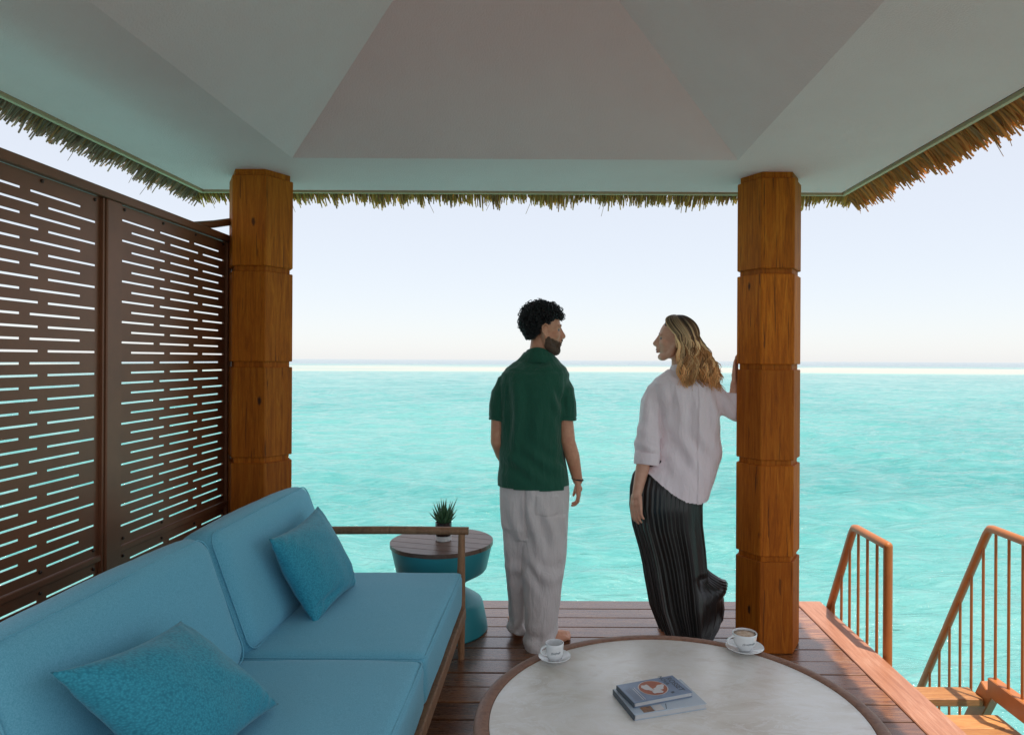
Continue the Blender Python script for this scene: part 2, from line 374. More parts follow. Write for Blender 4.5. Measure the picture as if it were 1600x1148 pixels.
# ------------------------------------------------------------------ roof
ZC = 2.44; XL, XR, YF, YB = -2.0, 1.636, 3.89, .10
roof = thing('pavilion_roof', 'thatched pavilion roof with pale plaster tray ceiling over the deck', 'roof', ((XL+XR)/2, 2.2, ZC))
RO = Vector(((XL+XR)/2, 2.2, ZC))
bm = bmesh.new()
def q(*p): bm.faces.new([bm.verts.new(Vector(v) - RO) for v in p])
il, ir, ifr = -1.257, .876, 3.27; ib = ifr - (ir - il); hx = (ir - il)/2; ap = ((il+ir)/2, ifr-hx, ZC + .68*hx)
q((XL, ifr, ZC), (XR, ifr, ZC), (XR, YF, ZC), (XL, YF, ZC)); q((XL, ib, ZC), (il, ib, ZC), (il, ifr, ZC), (XL, ifr, ZC))
q((ir, ib, ZC), (XR, ib, ZC), (XR, ifr, ZC), (ir, ifr, ZC)); q((XL, YB, ZC), (XR, YB, ZC), (XR, ib, ZC), (XL, ib, ZC))
for a, b in (((il, ifr), (ir, ifr)), ((ir, ifr), (ir, ib)), ((ir, ib), (il, ib)), ((il, ib), (il, ifr))): q((*a, ZC), (*b, ZC), ap)
bmesh.ops.remove_doubles(bm, verts=bm.verts[:], dist=1e-4)
obj('ceiling', bm, M['ceiling'], roof)
bm = bmesh.new()      # thin trims around the ceiling edge
def trim(o0, o1, z0, z1):
    b = bmesh.new(); w0 = (XL-o0, XR+o0, YF+o0); w1 = (XL-o1, XR+o1, YF+o1)
    box(b, w1[0], w0[0], YB, w1[2], z0, z1); box(b, w0[1], w1[1], YB, w1[2], z0, z1); box(b, w0[0], w0[1], w0[2], w1[2], z0, z1)
    b.transform(Matrix.Translation(-RO)); return b
obj('edge_trim', trim(.012, .030, ZC-.012, ZC+.03), M['trim'], roof); obj('shadow_gap', trim(.0, .012, ZC+.004, ZC+.03), M['gap'], roof)
bm = bmesh.new(); top = 4.0; ex = -.03; zb = ZC + .035
a = [(XL-ex, YB-.2), (XR+ex, YB-.2), (XR+ex, YF+ex), (XL-ex, YF+ex)]
lo = [bm.verts.new(Vector((x, y, zb)) - RO) for x, y in a]; mi = [bm.verts.new(Vector((x, y, zb+.07)) - RO) for x, y in a]
cx, cy0, cy1 = (XL+XR)/2, 2.1, YF-1.6; r0 = bm.verts.new(Vector((cx, cy0, top)) - RO); r1 = bm.verts.new(Vector((cx, cy1, top)) - RO)
for i in range(4): bm.faces.new((lo[i], lo[(i+1) % 4], mi[(i+1) % 4], mi[i]))
bm.faces.new((mi[0], mi[1], r0)); bm.faces.new((mi[1], mi[2], r1, r0)); bm.faces.new((mi[2], mi[3], r1)); bm.faces.new((mi[3], mi[0], r0, r1))
obj('thatch_slope', bm, M['thatch'], roof)
def straws(n_per_m):
    V, Fc, Cl = [], [], []
    def one(p, d, ln, r, col):
        d = d.normalized(); a = d.orthogonal().normalized(); b = d.cross(a); bend = Vector((0, 0, -ln*random.uniform(0, .25)))
        i0 = len(V)
        for t, rr in ((0, r), (.6, r), (1, r*.9)):
            c = p + d*ln*t + bend*t*t
            for k in range(3): an = 2*PI*k/3; V.append(c + a*rr*math.cos(an) + b*rr*math.sin(an)); Cl.append((*col, 1))
        for s in range(2):
            for k in range(3): A = i0+s*3; Fc.append((A+k, A+(k+1) % 3, A+3+(k+1) % 3, A+3+k))
        Fc.append((i0+6, i0+7, i0+8))
    sides = [((XL, 1.2), (XL, YF+.1), Vector((-1, 0, 0)), 0), ((XL-.1, YF), (XR+.1, YF), Vector((0, 1, 0)), 1), ((XR, 1.2), (XR, YF+.1), Vector((1, 0, 0)), 2)]
    for a, b, out, kind in sides:
        L = math.dist(a, b); al = Vector((b[0]-a[0], b[1]-a[1], 0)).normalized()
        for i in range(int(L*n_per_m)):
            s = random.random()*L
            cl = .5 + .5*noise.noise((s*5.0, kind*9, 0)) + .3*noise.noise((s*17, kind*5, 2))
            h = random.random()**1.3*.10
            tip = .055 + .075*random.random()*(.35+.9*cl) + (.03 if kind == 2 else 0)
            p = Vector((a[0], a[1], 0)) + al*s + out*.02; p.z = ZC + .025 + h
            dn = random.uniform(.45, 1.0) + .25*(cl-.5)
            d = out + Vector((0, 0, -dn)) + al*(random.gauss(0, .11) + .18*noise.noise((s*3, kind*3, 5)))
            v = random.uniform(.7, 1.15)
            base = ((.70, .58, .46), (.86, .68, .28), (.88, .52, .20))[kind]  # per-side tint paints in light: shaded, weathered left; sea bounce front; sun right
            if random.random() < .2: base = (.70, .50, .28)
            one(p, d, tip*1.12, random.uniform(.0028, .0052), [v*c for c in base])
            if random.random() < .006: one(p, out*.6 + Vector((0, 0, -1)) + al*random.gauss(0, .5), tip*1.5, .0015, [v*c for c in base])
    me = bpy.data.meshes.new('thatch_fringe'); me.from_pydata([tuple(Vector(v) - RO) for v in V], [], Fc); me.update()
    at_ = me.color_attributes.new('Col', 'FLOAT_COLOR', 'POINT'); at_.data.foreach_set('color', np.array(Cl, np.float32).ravel())
    o = obj('thatch_fringe', me, M['straw'], roof); o['kind'] = 'stuff'
straws(1500)

# ------------------------------------------------------------------ perforated screen
XS = -1.72
scr = thing('privacy_screen', 'brown metal privacy screen cut with staggered horizontal slots behind the sofa', 'screen', (XS, 2.65, 0))
def T(bm): bm.transform(Matrix.Translation((-XS, -2.65, 0))); return bm
def slotted(y0, y1, z0, z1, rows, hs=.0074, th=.003):
    bm = bmesh.new()
    def cell(a, b, c, d):
        if b-a > 1e-5 and d-c > 1e-5:
            for x, s in ((XS-th/2, 1), (XS+th/2, -1)):
                bm.faces.new([bm.verts.new((x, p, r_)) for p, r_ in ((a, c), (b, c), (b, d), (a, d))][::s])
    def wall(p, r_, p2, r2):
        bm.faces.new([bm.verts.new(v) for v in ((XS-th/2, p, r_), (XS+th/2, p, r_), (XS+th/2, p2, r2), (XS-th/2, p2, r2))])
    zc = z0
    for z, sl in sorted(rows):
        a, b = z-hs/2, z+hs/2; cell(y0, y1, zc, a); yc = y0
        for s0, s1 in sl:
            s0, s1 = max(s0, y0+.018), min(s1, y1-.018)
            if s1 - s0 < .15: continue
            cell(yc, s0, a, b); yc = s1
            wall(s0, a, s1, a); wall(s0, b, s1, b); wall(s0, a, s0, b); wall(s1, a, s1, b)
        cell(yc, y1, a, b); zc = b
    cell(y0, y1, zc, z1)
    for p in ((y0, z0, y1, z0), (y0, z1, y1, z1), (y0, z0, y0, z1), (y1, z0, y1, z1)): wall(*p)
    return T(bm)
def rowset(y0, y1, sA, sB, zs):
    out = []
    for k, z in zs:
        s = sA if k % 2 == 0 else sB
        n0 = int(math.floor((y0 - s)/.2815)) - 1
        out.append((z, [(s+.2815*i, s+.2815*i+.2395) for i in range(n0, n0+8) if s+.2815*i+.2395 > y0 and s+.2815*i < y1]))
    return out
up = [(k, 2.027 - .0405*k) for k in range(32)]; lw = [(k+1, .667 - .0405*k) for k in range(14)]
for y0, y1, sA, sB in ((1.73, 2.582, 2.239, 2.319), (2.698, 3.57, 2.697, 2.777)):
    obj('slotted_panel', slotted(y0, y1, .735, 2.085, rowset(y0, y1, sA, sB, up)), M['screen'], scr)
    obj('slotted_panel', slotted(y0, y1, .09, .712, rowset(y0, y1, sA, sB, lw)), M['screen'], scr)
    bm = bmesh.new(); box(bm, XS-.018, XS+.012, y0-.004, y1+.004, .7125, .734, .002); obj('mid_rail', T(bm), M['screen'], scr)
    bm = bmesh.new(); box(bm, XS-.02, XS+.016, y0-.004, y1+.004, .05, .089, .002); obj('bottom_rail', T(bm), M['screen'], scr)
    for s in (0, 1):
        bm = bmesh.new(); yy = y0-.012 if s == 0 else y1+.0005; box(bm, XS-.014, XS+.014, yy, yy+.0115, .09, 2.085, .0015); obj('side_flange', T(bm), M['screen'], scr)
    bb = bmesh.new(); lathe(bb, [(.0065, 0), (.006, .004), (.003, .006)], 10); bmm = None
    for z in (.69, .76, 2.07):
        for k in range(4):
            y = y0 + .03 + (y1-y0-.06)*k/3
            if bmm is None: bmm = obj('bolt', bb, M['bolt'], scr); ob = bmm
            else: ob = bmm.copy(); C.objects.link(ob)
            ob.location = (.0017, y-2.65, z); ob.rotation_euler = (0, PI/2, 0)
bm = bmesh.new(); box(bm, XS-.025, XS+.025, 1.60, 3.62, 2.0865, 2.122, .003); obj('top_rail', T(bm), M['screen'], scr)
for y0, y1 in ((1.64, 1.717), (2.596, 2.683), (3.584, 3.62)):
    bm = bmesh.new(); box(bm, XS-.025, XS+.022, y0, y1, .0, 2.086, .004); obj('post', T(bm), M['screen'], scr)
bm = bmesh.new(); tube(bm, [(XS-.03, 3.27, 2.112), (XS+.005, 3.44, 2.155), (-1.69, 3.565, 2.192)], .019, 12); obj('brace', T(bm), M['screen'], scr, smooth=True)

# ------------------------------------------------------------------ cushions and sofa
def rbox(dx, dy, dz, r, crown=.012, n=22, jit=.0028, seed=0):
    bm = bmesh.new(); bmesh.ops.create_cube(bm, size=2)
    bmesh.ops.subdivide_edges(bm, edges=bm.edges[:], cuts=n, use_grid_fill=True)
    h = Vector((dx/2, dy/2, dz/2))
    for v in bm.verts:
        u = v.co.copy(); mxx = max(abs(u.x), abs(u.y), abs(u.z))
        # warp so that more rows fall into the rounded edge
        p = Vector([math.copysign((1-(1-abs(u[i]))**1.6), u[i])*h[i] for i in range(3)])
        c = Vector([max(-h[i]+r, min(h[i]-r, p[i])) for i in range(3)]); d = p-c
        if d.length > 1e-7: p = c + d.normalized()*r
        fx, fy, fz = [1-(p[i]/h[i])**2 for i in range(3)]
        k = [crown*fy*fz, crown*fx*fz, crown*fx*fy]
        k = [crown*.35*max(0, fy*fz), crown*.35*max(0, fx*fz), crown*max(0, fx*fy)]
        nn = noise.noise(p*5 + Vector((seed*7, 0, 0)))*jit + noise.noise(p*17 + Vector((seed*7, 0, 0)))*jit*.5
        for i in range(3): p[i] += (p[i]/h[i])*(k[i] + nn)
        v.co = p
    return bm
def piping(dx, dy, z, r, rad=.0035):
    bm = bmesh.new(); pts = []
    a, b = dx/2-r, dy/2-r
    for sx, sy, a0 in ((1, 1, 0), (-1, 1, 90), (-1, -1, 180), (1, -1, 270)):
        for k in range(7): t = R(a0+15*k); pts.append(Vector((sx*a + r*math.cos(t), sy*b + r*math.sin(t), z)))
    n = len(pts); rings = []
    for i, p in enumerate(pts):
        t = (pts[(i+1) % n]-pts[i-1]).normalized(); s = t.cross(Vector((0, 0, 1)))
        rings.append([bm.verts.new(p + s*rad*math.cos(2*PI*k/6) + Vector((0, 0, rad*math.sin(2*PI*k/6)))) for k in range(6)])
    rings.append(rings[0]); skin(bm, rings, False); return bm
sofa = thing('sofa', 'long light blue cushioned outdoor sofa with teak frame along the screen', 'sofa', (-.8, 2.35, 0))
SO = Vector((-.8, 2.35, 0))
for k, (y0, y1) in enumerate(((2.353, 3.305), (1.395, 2.347))):
    o = obj('seat_cushion', rbox(.70, y1-y0, .185, .034, .016, seed=k), M['sofa'], sofa, Vector((-.785, (y0+y1)/2, .363)) - SO, smooth=True)
    pp = obj('piping', piping(.688, y1-y0-.012, .082, .03, .0042), M['sofa'], o, smooth=True)
    MB = Matrix.Rotation(R(-20), 4, 'Y')
    b = rbox(.185, y1-y0, .47, .075, .012, seed=k+4)
    o = obj('back_cushion', b, M['sofa'], sofa, Vector((-1.185, (y0+y1)/2, .640)) - SO, smooth=True); o.rotation_euler = (0, R(-20), 0)
    sb = piping(.435, y1-y0-.028, 0, .05, .0026); sb.transform(Matrix.Translation((.071, 0, 0)) @ Matrix.Rotation(PI/2, 4, 'Y')); obj('seam', sb, M['sofa'], o, smooth=True)
def sp(name, bm, smooth=None): bm.transform(Matrix.Translation(-SO)); return obj(name, bm, M['teak'], sofa, smooth=smooth)
for y in (3.375, 1.32):
    bm = bmesh.new(); tube(bm, [(-.416, y, .634), (-.8, y, .636), (-1.45, y, .63)], .0195, 16, 'flat'); bmesh.ops.bevel(bm, geom=[e for e in bm.edges if len(e.link_faces) == 2 and e.calc_face_angle(0) > 1], offset=.004, segments=2, affect='EDGES'); sp('arm_rail', bm, 40)
    bm = bmesh.new(); tube(bm, [(-.449, y, 0), (-.451, y, .20), (-.452, y, .30), (-.45, y, .618)], [.0155, .0205, .0215, .0165], 16, 'flat'); sp('leg', bm, 40)
    bm = bmesh.new(); tube(bm, [(-1.46, y, 0), (-1.44, y, .3), (-1.40, y, .66)], [.016, .021, .017], 16, 'flat'); sp('leg', bm, 40)
    bm = bmesh.new(); box(bm, -1.42, -.466, y-.016, y+.016, .205, .255, .004); sp('side_rail', bm)
bm = bmesh.new(); box(bm, -.462, -.424, 1.338, 3.357, .205, .262, .006, seg=2); sp('front_rail', bm)
bm = bmesh.new(); box(bm, -1.46, -1.42, 1.338, 3.357, .205, .262, .006); sp('rear_rail', bm)
bm = bmesh.new(); tube(bm, [(-1.40, 1.33, .66), (-1.40, 3.365, .66)], .019, 14); sp('back_rail', bm, True)
for k in range(16):
    y = 1.40 + .125*k; bm = bmesh.new(); box(bm, -1.418, -.464, y, y+.07, .245, .262, .002); sp('seat_slat', bm)
for k in range(12):
    y = 1.45 + .165*k; bm = bmesh.new(); tube(bm, [(-1.435, y, .25), (-1.40, y, .655)], .009, 8); sp('back_spindle', bm, True)

def pillow(label, TL, TR, BR, BL, th, seed, dogear=0):
    TL, TR, BR, BL = map(Vector, (TL, TR, BR, BL)); cen = (TL+TR+BR+BL)/4
    nrm = (TR-TL).cross(TL-BL).normalized()
    if nrm.dot(Vector((0, 0, H)) - cen) < 0: nrm = -nrm
    bm = bmesh.new(); n = 56; grid = {}
    for side in (1, -1):
        for i in range(n+1):
            for j in range(n+1):
                u, v = -1+2*i/n, -1+2*j/n
                e = i in (0, n) or j in (0, n)
                if e and side == -1: grid[side, i, j] = grid[1, i, j]; continue
                pu, pv = u*(1 - 0.105*(1-v*v)*abs(u)), v*(1 - .105*(1-u*u)*abs(v))   # edges pulled in between the corners
                s, t = (pu+1)/2, (1-pv)/2
                p = TL*(1-s)*(1-t) + TR*s*(1-t) + BR*s*t + BL*(1-s)*t
                z = th/2*((1-abs(u)**2.2)*(1-abs(v)**2.2))**.55
                cr = (abs(u)*abs(v))**3
                z += .008*(1-max(abs(u), abs(v))**8)*(noise.noise((u*2.2+seed, v*2.2, side)) + 1.6*cr*math.sin(22*(u-v)+seed))
                if dogear and side == 1: z -= .02*math.exp(-((v+.72)**2)/.01 - ((u+.55)**2)/.12)
                grid[side, i, j] = bm.verts.new(p + nrm*z*side - cen)
    for side in (1, -1):
        for i in range(n):
            for j in range(n):
                f = [grid[side, i, j], grid[side, i+1, j], grid[side, i+1, j+1], grid[side, i, j+1]]
                bm.faces.new(f if side == 1 else f[::-1])
    o = obj('throw_pillow', bm, M['pillow'], None, cen, smooth=True)
    tag(o, label, 'pillow', 'teal throw pillows on the sofa'); return o
pillow('teal knit pillow standing against the far back cushion near the wooden arm', (-1.062, 2.555, .805), (-1.062, 3.085, .815), (-.885, 3.085, .458), (-.915, 2.635, .452), .17, 1, 1)
pillow('large teal knit pillow lying tilted on the near half of the sofa', (-1.085, 1.475, .80), (-1.025, 1.885, .755), (-.79, 1.975, .482), (-.845, 1.565, .475), .18, 5)

# ------------------------------------------------------------------ side table with succulent
st = thing('side_table', 'teal hourglass drum side table with slatted wooden top at the sofa end', 'side table', (-.608, 3.75, 0))
bm = bmesh.new(); lathe(bm, [(.02, .0), (.245, 0), (.252, .008), (.246, .05), (.225, .145), (.218, .160), (.205, .170), (.150, .205), (.122, .225), (.118, .240), (.124, .256), (.160, .283), (.236, .325), (.246, .338), (.272, .455), (.272, .463), (.02, .463)], 72)
obj('drum_body', bm, M['side'], st, smooth=35)
rt = .279
edges = [-rt, -.186, -.093, 0, .093, .186, rt]
for a, b in zip(edges, edges[1:]):
    a2, b2 = a+.0025, b-.0025; poly = []
    for k in range(11): x = a2+(b2-a2)*k/10; poly.append((x, -math.sqrt(max(0, rt*rt-x*x))))
    for k in range(10, -1, -1): x = a2+(b2-a2)*k/10; poly.append((x, math.sqrt(max(0, rt*rt-x*x))))
    poly = [p for i, p in enumerate(poly) if i == 0 or math.dist(p, poly[i-1]) > 1e-4]
    if math.dist(poly[0], poly[-1]) < 1e-4: poly.pop()
    bm = bmesh.new(); prism(bm, [(y, x) for x, y in poly], .4655, .487)
    o = obj('top_slat', bm, M['slat'], st); o.rotation_euler = (0, 0, R(-16))
pl = thing('potted_plant', 'small spiky green succulent in dark pot on the side table', 'plant', (-.600, 3.75, .4875))
bm = bmesh.new(); lathe(bm, [(.02, .028), (.040, .028), (.044, .034), (.045, .10), (.042, .10), (.041, .09), (.01, .09)], 32); obj('pot', bm, M['pot'], pl, smooth=40)
bm = bmesh.new(); lathe(bm, [(.01, 0), (.040, 0), (.044, .004), (.044, .0275), (.01, .0275)], 32); obj('pot_base', bm, M['ceramic'], pl, smooth=40)
bm = bmesh.new(); lathe(bm, [(.001, .0915), (.02, .097), (.0405, .0925)], 24); obj('soil', bm, M['soil'], pl, smooth=True)
for k in range(26):
    a = k*2.4 + random.uniform(-.2, .2); f = k/25; lean = .95*(1-f)**.8 + .12; ln = .075 + .065*f + random.uniform(-.01, .015)
    if k == 19: a, lean, ln = .1, .55, .165
    bm = bmesh.new(); pts = []; p = Vector((.012*(1-f)*math.cos(a), .012*(1-f)*math.sin(a), .092)); th = lean
    for s in range(7): pts.append(p.copy()); th2 = th*(1 - .35*s/6); p += Vector((math.sin(th2)*math.cos(a), math.sin(th2)*math.sin(a), math.cos(th2)))*ln/6
    tube(bm, pts, [.0095, .0118, .0115, .0098, .0072, .0040, .0006], 8, 'flat', .45, (-math.sin(a), math.cos(a), 0)); obj('leaf', bm, M['leaf'], pl, smooth=True)

# ------------------------------------------------------------------ round table, cups, books
TZ = .45
ta = thing('coffee_table', 'low round table with cream stone top and brown wooden rim', 'table', (.364, 1.981, 0))
bm = bmesh.new(); lathe(bm, [(.01, .424), (.542, .424), (.5435, .4255), (.5435, .4490), (.5415, .4500), (.01, .4500)], 128); obj('stone_top', bm, M['stone'], ta, smooth=30)
bm = bmesh.new(); rings = []
pr = [(.5450, .405), (.5450, .4505), (.5475, .4525), (.574, .4525), (.582, .4505), (.588, .445), (.589, .437), (.586, .412), (.580, .405)]
for i in range(128):
    a = 2*PI*i/128; rings.append([bm.verts.new((r*math.cos(a), r*math.sin(a), z)) for r, z in pr])
rings.append(rings[0]); skin(bm, rings, False); obj('rim', bm, M['rim'], ta, smooth=50)
bm = bmesh.new(); lathe(bm, [(.01, .395), (.54, .395), (.54, .4045), (.01, .4045)], 96); obj('under_frame', bm, M['rim'], ta)
for k in range(4):
    a = PI/4 + PI/2*k; bm = bmesh.new(); tube(bm, [(.47*math.cos(a), .47*math.sin(a), 0), (.43*math.cos(a), .43*math.sin(a), .3945)], [.017, .026], 16, 'flat'); obj('leg', bm, M['rim'], ta, smooth=40)

def cup(loc, r, h, foot, sr, labels, scribble, filled, yaw):
    s = thing('saucer', labels[1], 'saucer', loc)
    bm = bmesh.new(); lathe(bm, [(.001, .0045), (foot*1.05, .0045), (foot*1.15, .006), (sr*.82, .011), (sr*.985, .0165), (sr, .0175), (sr*.99, .0190), (sr*.8, .0140), (foot*1.25, .0085), (foot*1.1, .0068), (.001, .0068)], 64)
    lathe(bm, [(.001, .0), (foot*.95, 0), (foot*1.0, .0045), (.001, .0045)], 48); obj('dish', bm, M['ceramic'], s, smooth=50)
    t = thing('coffee_cup', labels[0], 'cup', (loc[0], loc[1], loc[2]+.0069), yaw)
    prof = [(.001, 0), (foot*.9, 0), (foot, .004), (foot*1.02, .007), (r*.80, h*.28), (r*.93, h*.55), (r*.985, h*.85), (r, h-.001), (r-.0012, h), (r-.0028, h-.001), (r*.95, h*.85), (r*.88, h*.5), (r*.7, h*.25), (.001, h*.16)]
    if not filled: prof = [(.001, 0), (foot*.95, 0), (foot, .003), (foot*1.02, .006), (r*.88, h*.16), (r*.95, h*.4), (r*.98, h*.8), (r, h-.001), (r-.0012, h), (r-.0028, h-.001), (r*.93, h*.8), (r*.88, h*.4), (r*.78, h*.18), (.001, h*.12)]
    bm = bmesh.new(); lathe(bm, prof, 64); obj('bowl', bm, M['ceramic'], t, smooth=60)
    bm = bmesh.new(); pts = []
    for k in range(13):
        a = PI*.5 + PI*k/12; pts.append((-(r*.93) + .022*r/.032*math.cos(a)*.95, 0, h*.58 + h*.27*math.sin(a)))
    tube(bm, pts, [.0042]+[.0034]*11+[.0045], 10, fl=1.35); obj('handle', bm, M['ceramic'], t, smooth=True)
    if filled:
        bm = bmesh.new(); lathe(bm, [(.001, h*.885), (r*.5, h*.887), (r*.948, h*.88)], 48); obj('coffee', bm, M['coffee'], t, smooth=True)
    else:
        bm = bmesh.new(); lathe(bm, [(.001, h*.20), (r*.78, h*.20)], 32); obj('coffee', bm, M['ink'], t, smooth=True)
    # cursive script printed on the wall of the cup, facing the camera
    bm = bmesh.new(); zc = h*.50; rr = lambda z: np.interp(z, [0, h*.28, h*.55, h*.85, h], [foot, r*.80, r*.93, r*.985, r]) if filled else np.interp(z, [0, h*.16, h*.4, h*.8, h], [foot, r*.88, r*.95, r*.98, r])
    ring = []
    for k in range(141):
        q_ = k/140; x = (q_-.5)*scribble + .0016*math.sin(q_*9*2*PI+1.2)
        z = zc + (.0022 + .0022*(abs(math.sin(q_*8.3+.5)) > .93) + (.003 if q_ < .07 else 0))*math.cos(q_*9*2*PI)*(1 if q_ > .02 else .3) + .0015*q_
        a = -PI/2 - yaw + .12 + x/r; R0 = rr(z)+.0004
        for_d = Vector((R0*math.cos(a), R0*math.sin(a), z)); ring.append(for_d)
    tube(bm, ring, .00055, 5, 'flat'); obj('lettering', bm, M['ink'], t, smooth=True)
p = on(866.5, 1031.5, TZ); cup(p, .0315, .056, .0215, .0555, ('small white espresso cup on its saucer at the left of the stone table', 'smaller white saucer at the left of the stone table, nearest the man'), .034, False, .35)
p = on(1163.5, 1016.5, TZ); cup(p, .0425, .060, .0235, .0665, ('wide white cup of milky coffee on the right of the stone table', 'larger white saucer under the milky coffee, in front of the timber column'), .050, True, .25)

def book(name, label, c, ang, dx, dy, th, z, cover, extra):
    t = thing(name, label, 'book', (c[0], c[1], z), ang)
    bm = bmesh.new(); box(bm, -dx/2+.003, dx/2-.002, -dy/2+.002, dy/2-.002, .0022, th-.0022); obj('page_block', bm, M['page'], t)
    bm = bmesh.new(); box(bm, -dx/2, dx/2, -dy/2, dy/2, th-.002, th, .0006); obj('front_cover', bm, cover, t)
    bm = bmesh.new(); box(bm, -dx/2, dx/2, -dy/2, dy/2, 0, .002, .0006); obj('back_cover', bm, cover, t)
    bm = bmesh.new(); box(bm, -dx/2-.0022, -dx/2-.0001, -dy/2, dy/2, 0, th, .0006); obj('spine', bm, M['spine'], t)
    for o in extra(th+.0004): o.parent = t
    return t
def flat(name, poly, z, m):
    bm = bmesh.new(); bm.faces.new([bm.verts.new((x, y, z)) for x, y in poly]); return obj(name, bm, m)
def circ(cx, cy, rx, ry, n=40, wob=0, sd=0, rot=0):
    out = []
    for i in range(n):
        a = 2*PI*i/n; k = 1 + wob*noise.noise((math.cos(a)*1.7+sd, math.sin(a)*1.7, sd)); x, y = rx*k*math.cos(a), ry*k*math.sin(a)
        out.append((cx + x*math.cos(rot) - y*math.sin(rot), cy + x*math.sin(rot) + y*math.cos(rot)))
    return out
def text(s, size, x, y, z, rot, m, name='lettering'):
    cu = bpy.data.curves.new('t', 'FONT'); cu.body = s; cu.size = size; cu.align_x = 'CENTER'; cu.offset = .0004
    o = bpy.data.objects.new('t', cu); C.objects.link(o)
    me = bpy.data.meshes.new_from_object(o.evaluated_get(bpy.context.evaluated_depsgraph_get())); bpy.data.objects.remove(o)
    q_ = obj(name, me, m); q_.location = (x, y, z); q_.rotation_euler = (0, 0, rot); return q_
def ex1(z):
    o = [flat('roundel', circ(-.002, .004, .046, .046), z, M['print']), flat('roundel', circ(-.002, .004, .0435, .0435), z+.0004, M['orange']),
         flat('print_shape', circ(-.020, .010, .014, .021, 30, .5, 3, .3), z+.0008, M['print']), flat('print_shape', circ(.014, -.004, .025, .012, 30, .5, 8, .6), z+.0008, M['print']), flat('print_shape', circ(-.002, -.022, .018, .011, 30, .6, 12, -.2), z+.0012, M['print']),
         flat('print_mark', [(.036, -.046), (.048, -.042), (.046, -.034), (.035, -.036)], z, M['spine'])]
    o += [text('ROSSET', .026, .066, .004, z, -PI/2, M['spine']), text('NOVA', .020, .046+.001, .036, z, -PI/2, M['spine'])]
    for k in range(5): o.append(flat('print_line', [(-.085+.007*k, -.05), (-.083+.007*k, -.05), (-.083+.007*k, .02+.006*(k % 3)), (-.085+.007*k, .02+.006*(k % 3))], z, M['print'] if k > 2 else M['ink']))
    return o
def ex2(z):
    h = -dy/2 + .004
    return [flat('cover_picture', [(-.085, h), (-.050, h), (-.050, h+.030), (-.085, h+.030)], z, M['photo_print']), flat('cover_picture', [(-.046, h), (-.018, h), (-.018, h+.030), (-.046, h+.030)], z, M['print']),
            flat('cover_band', [(-.014, h), (-.012, h), (.0, h+.030), (-.002, h+.030)], z, M['spine'])]
def place(L, Fr, Rt, z):
    L, Fr, Rt = on(*L, z), on(*Fr, z), on(*Rt, z); c = (L+Rt)/2; e = Rt-Fr; return c, math.atan2(e.y, e.x), e.length, (L-Fr).length
c, an, dx, dy = place((952, 1086), (998, 1124.5), (1110, 1106), TZ)
b2 = book('book', 'larger pale book under the slate blue one on the stone table', c, an, dx, dy, .017, TZ+.0004, M['cover2'], ex2)
c, an, dx, dy = place((961.5, 1077.5), (993.5, 1105), (1084, 1087.5), TZ+.0186)
b1 = book('book', 'slate blue book with an orange roundel on top of the pale book', c, an, dx, dy, .0145, TZ+.0186, M['cover'], ex1)
print('BOOKS', dx, dy, an)

# ------------------------------------------------------------------ stairs and railings
XA, XB2 = 1.715, 2.45
sta = thing('stairs', 'orange brown wooden landing and steps going down to the water beside the deck', 'stairs', (2.07, 3.0, -.43))
SP = Vector((2.07, 3.0, -.43))
def sp2(name, bm, m, sm=None): bm.transform(Matrix.Translation(-SP)); return obj(name, bm, m, sta, smooth=sm)
for k in range(10):
    y1 = 3.705 - .144*k; bm = bmesh.new(); box(bm, XA+.03, XB2-.03, y1-.139, y1, -.465, -.43, .004); sp2('landing_board', bm, M['stair'])
dr = Vector((0, 1, -1.75)).normalized()
for x in (XA, XB2):
    bm = bmesh.new(); box(bm, x-.028, x+.028, 2.2, 3.80, -.375, -.27, .005); sp2('side_beam', bm, M['rail'])
    bm = bmesh.new(); L = 1.35
    box(bm, -.027, .027, 0, L, -.055, .055, .005, Matrix.Translation((x, 3.815, -.345)) @ Matrix.Rotation(math.atan2(dr.z, dr.y), 4, 'X')); sp2('stringer', bm, M['rail'])
    bm = bmesh.new(); box(bm, x-.045, x+.045, 2.5, 2.59, -2.2, -.376, .005); sp2('support_pile', bm, M['rail'])
for k in range(4):
    y = 3.825 + .149*k; z = -.405 - .26*k; bm = bmesh.new(); box(bm, XA+.028, XB2-.028, y, y+.145, z-.045, z, .005); sp2('tread', bm, M['stair'])
def railing(x, label):
    t = thing('stair_railing', label, 'railing', (x, 3.44, -.27), 0, 'tubular stair railings')
    zt = .552
    def hz(y): return zt if y < 3.83 else zt - 1.75*(y-3.83)
    TT_ = Matrix.Translation((0, -3.44, .27))
    bm = bmesh.new(); pts = [(0, 3.44, zt), (0, 3.60, zt), (0, 3.795, zt), (0, 3.823, zt-.006), (0, 3.840, hz(3.84)-.007), (0, 3.86, hz(3.86)), (0, 4.2, hz(4.2)), (0, 4.72, hz(4.72))]
    tube(bm, pts, .0225, 16); bm.transform(TT_); obj('handrail', bm, M['rail'], t, smooth=True)
    bm = bmesh.new(); tube(bm, [(0, 3.44, -.268), (0, 3.44, zt-.002)], .0222, 16, 'flat'); bm.transform(TT_); obj('post', bm, M['rail'], t, smooth=40)
    for k in range(11):
        y = 3.555 + .109*k; bm = bmesh.new(); tube(bm, [(0, y, hz(y)-.82), (0, y, hz(y)-.01)], .0078, 10, 'flat'); bm.transform(TT_); obj('baluster', bm, M['rail'], t, smooth=40)
railing(1.69, 'orange brown stair railing right next to the deck edge board, nearer the timber column')
railing(2.45, 'orange brown stair railing on the outer side of the steps, at the far right')

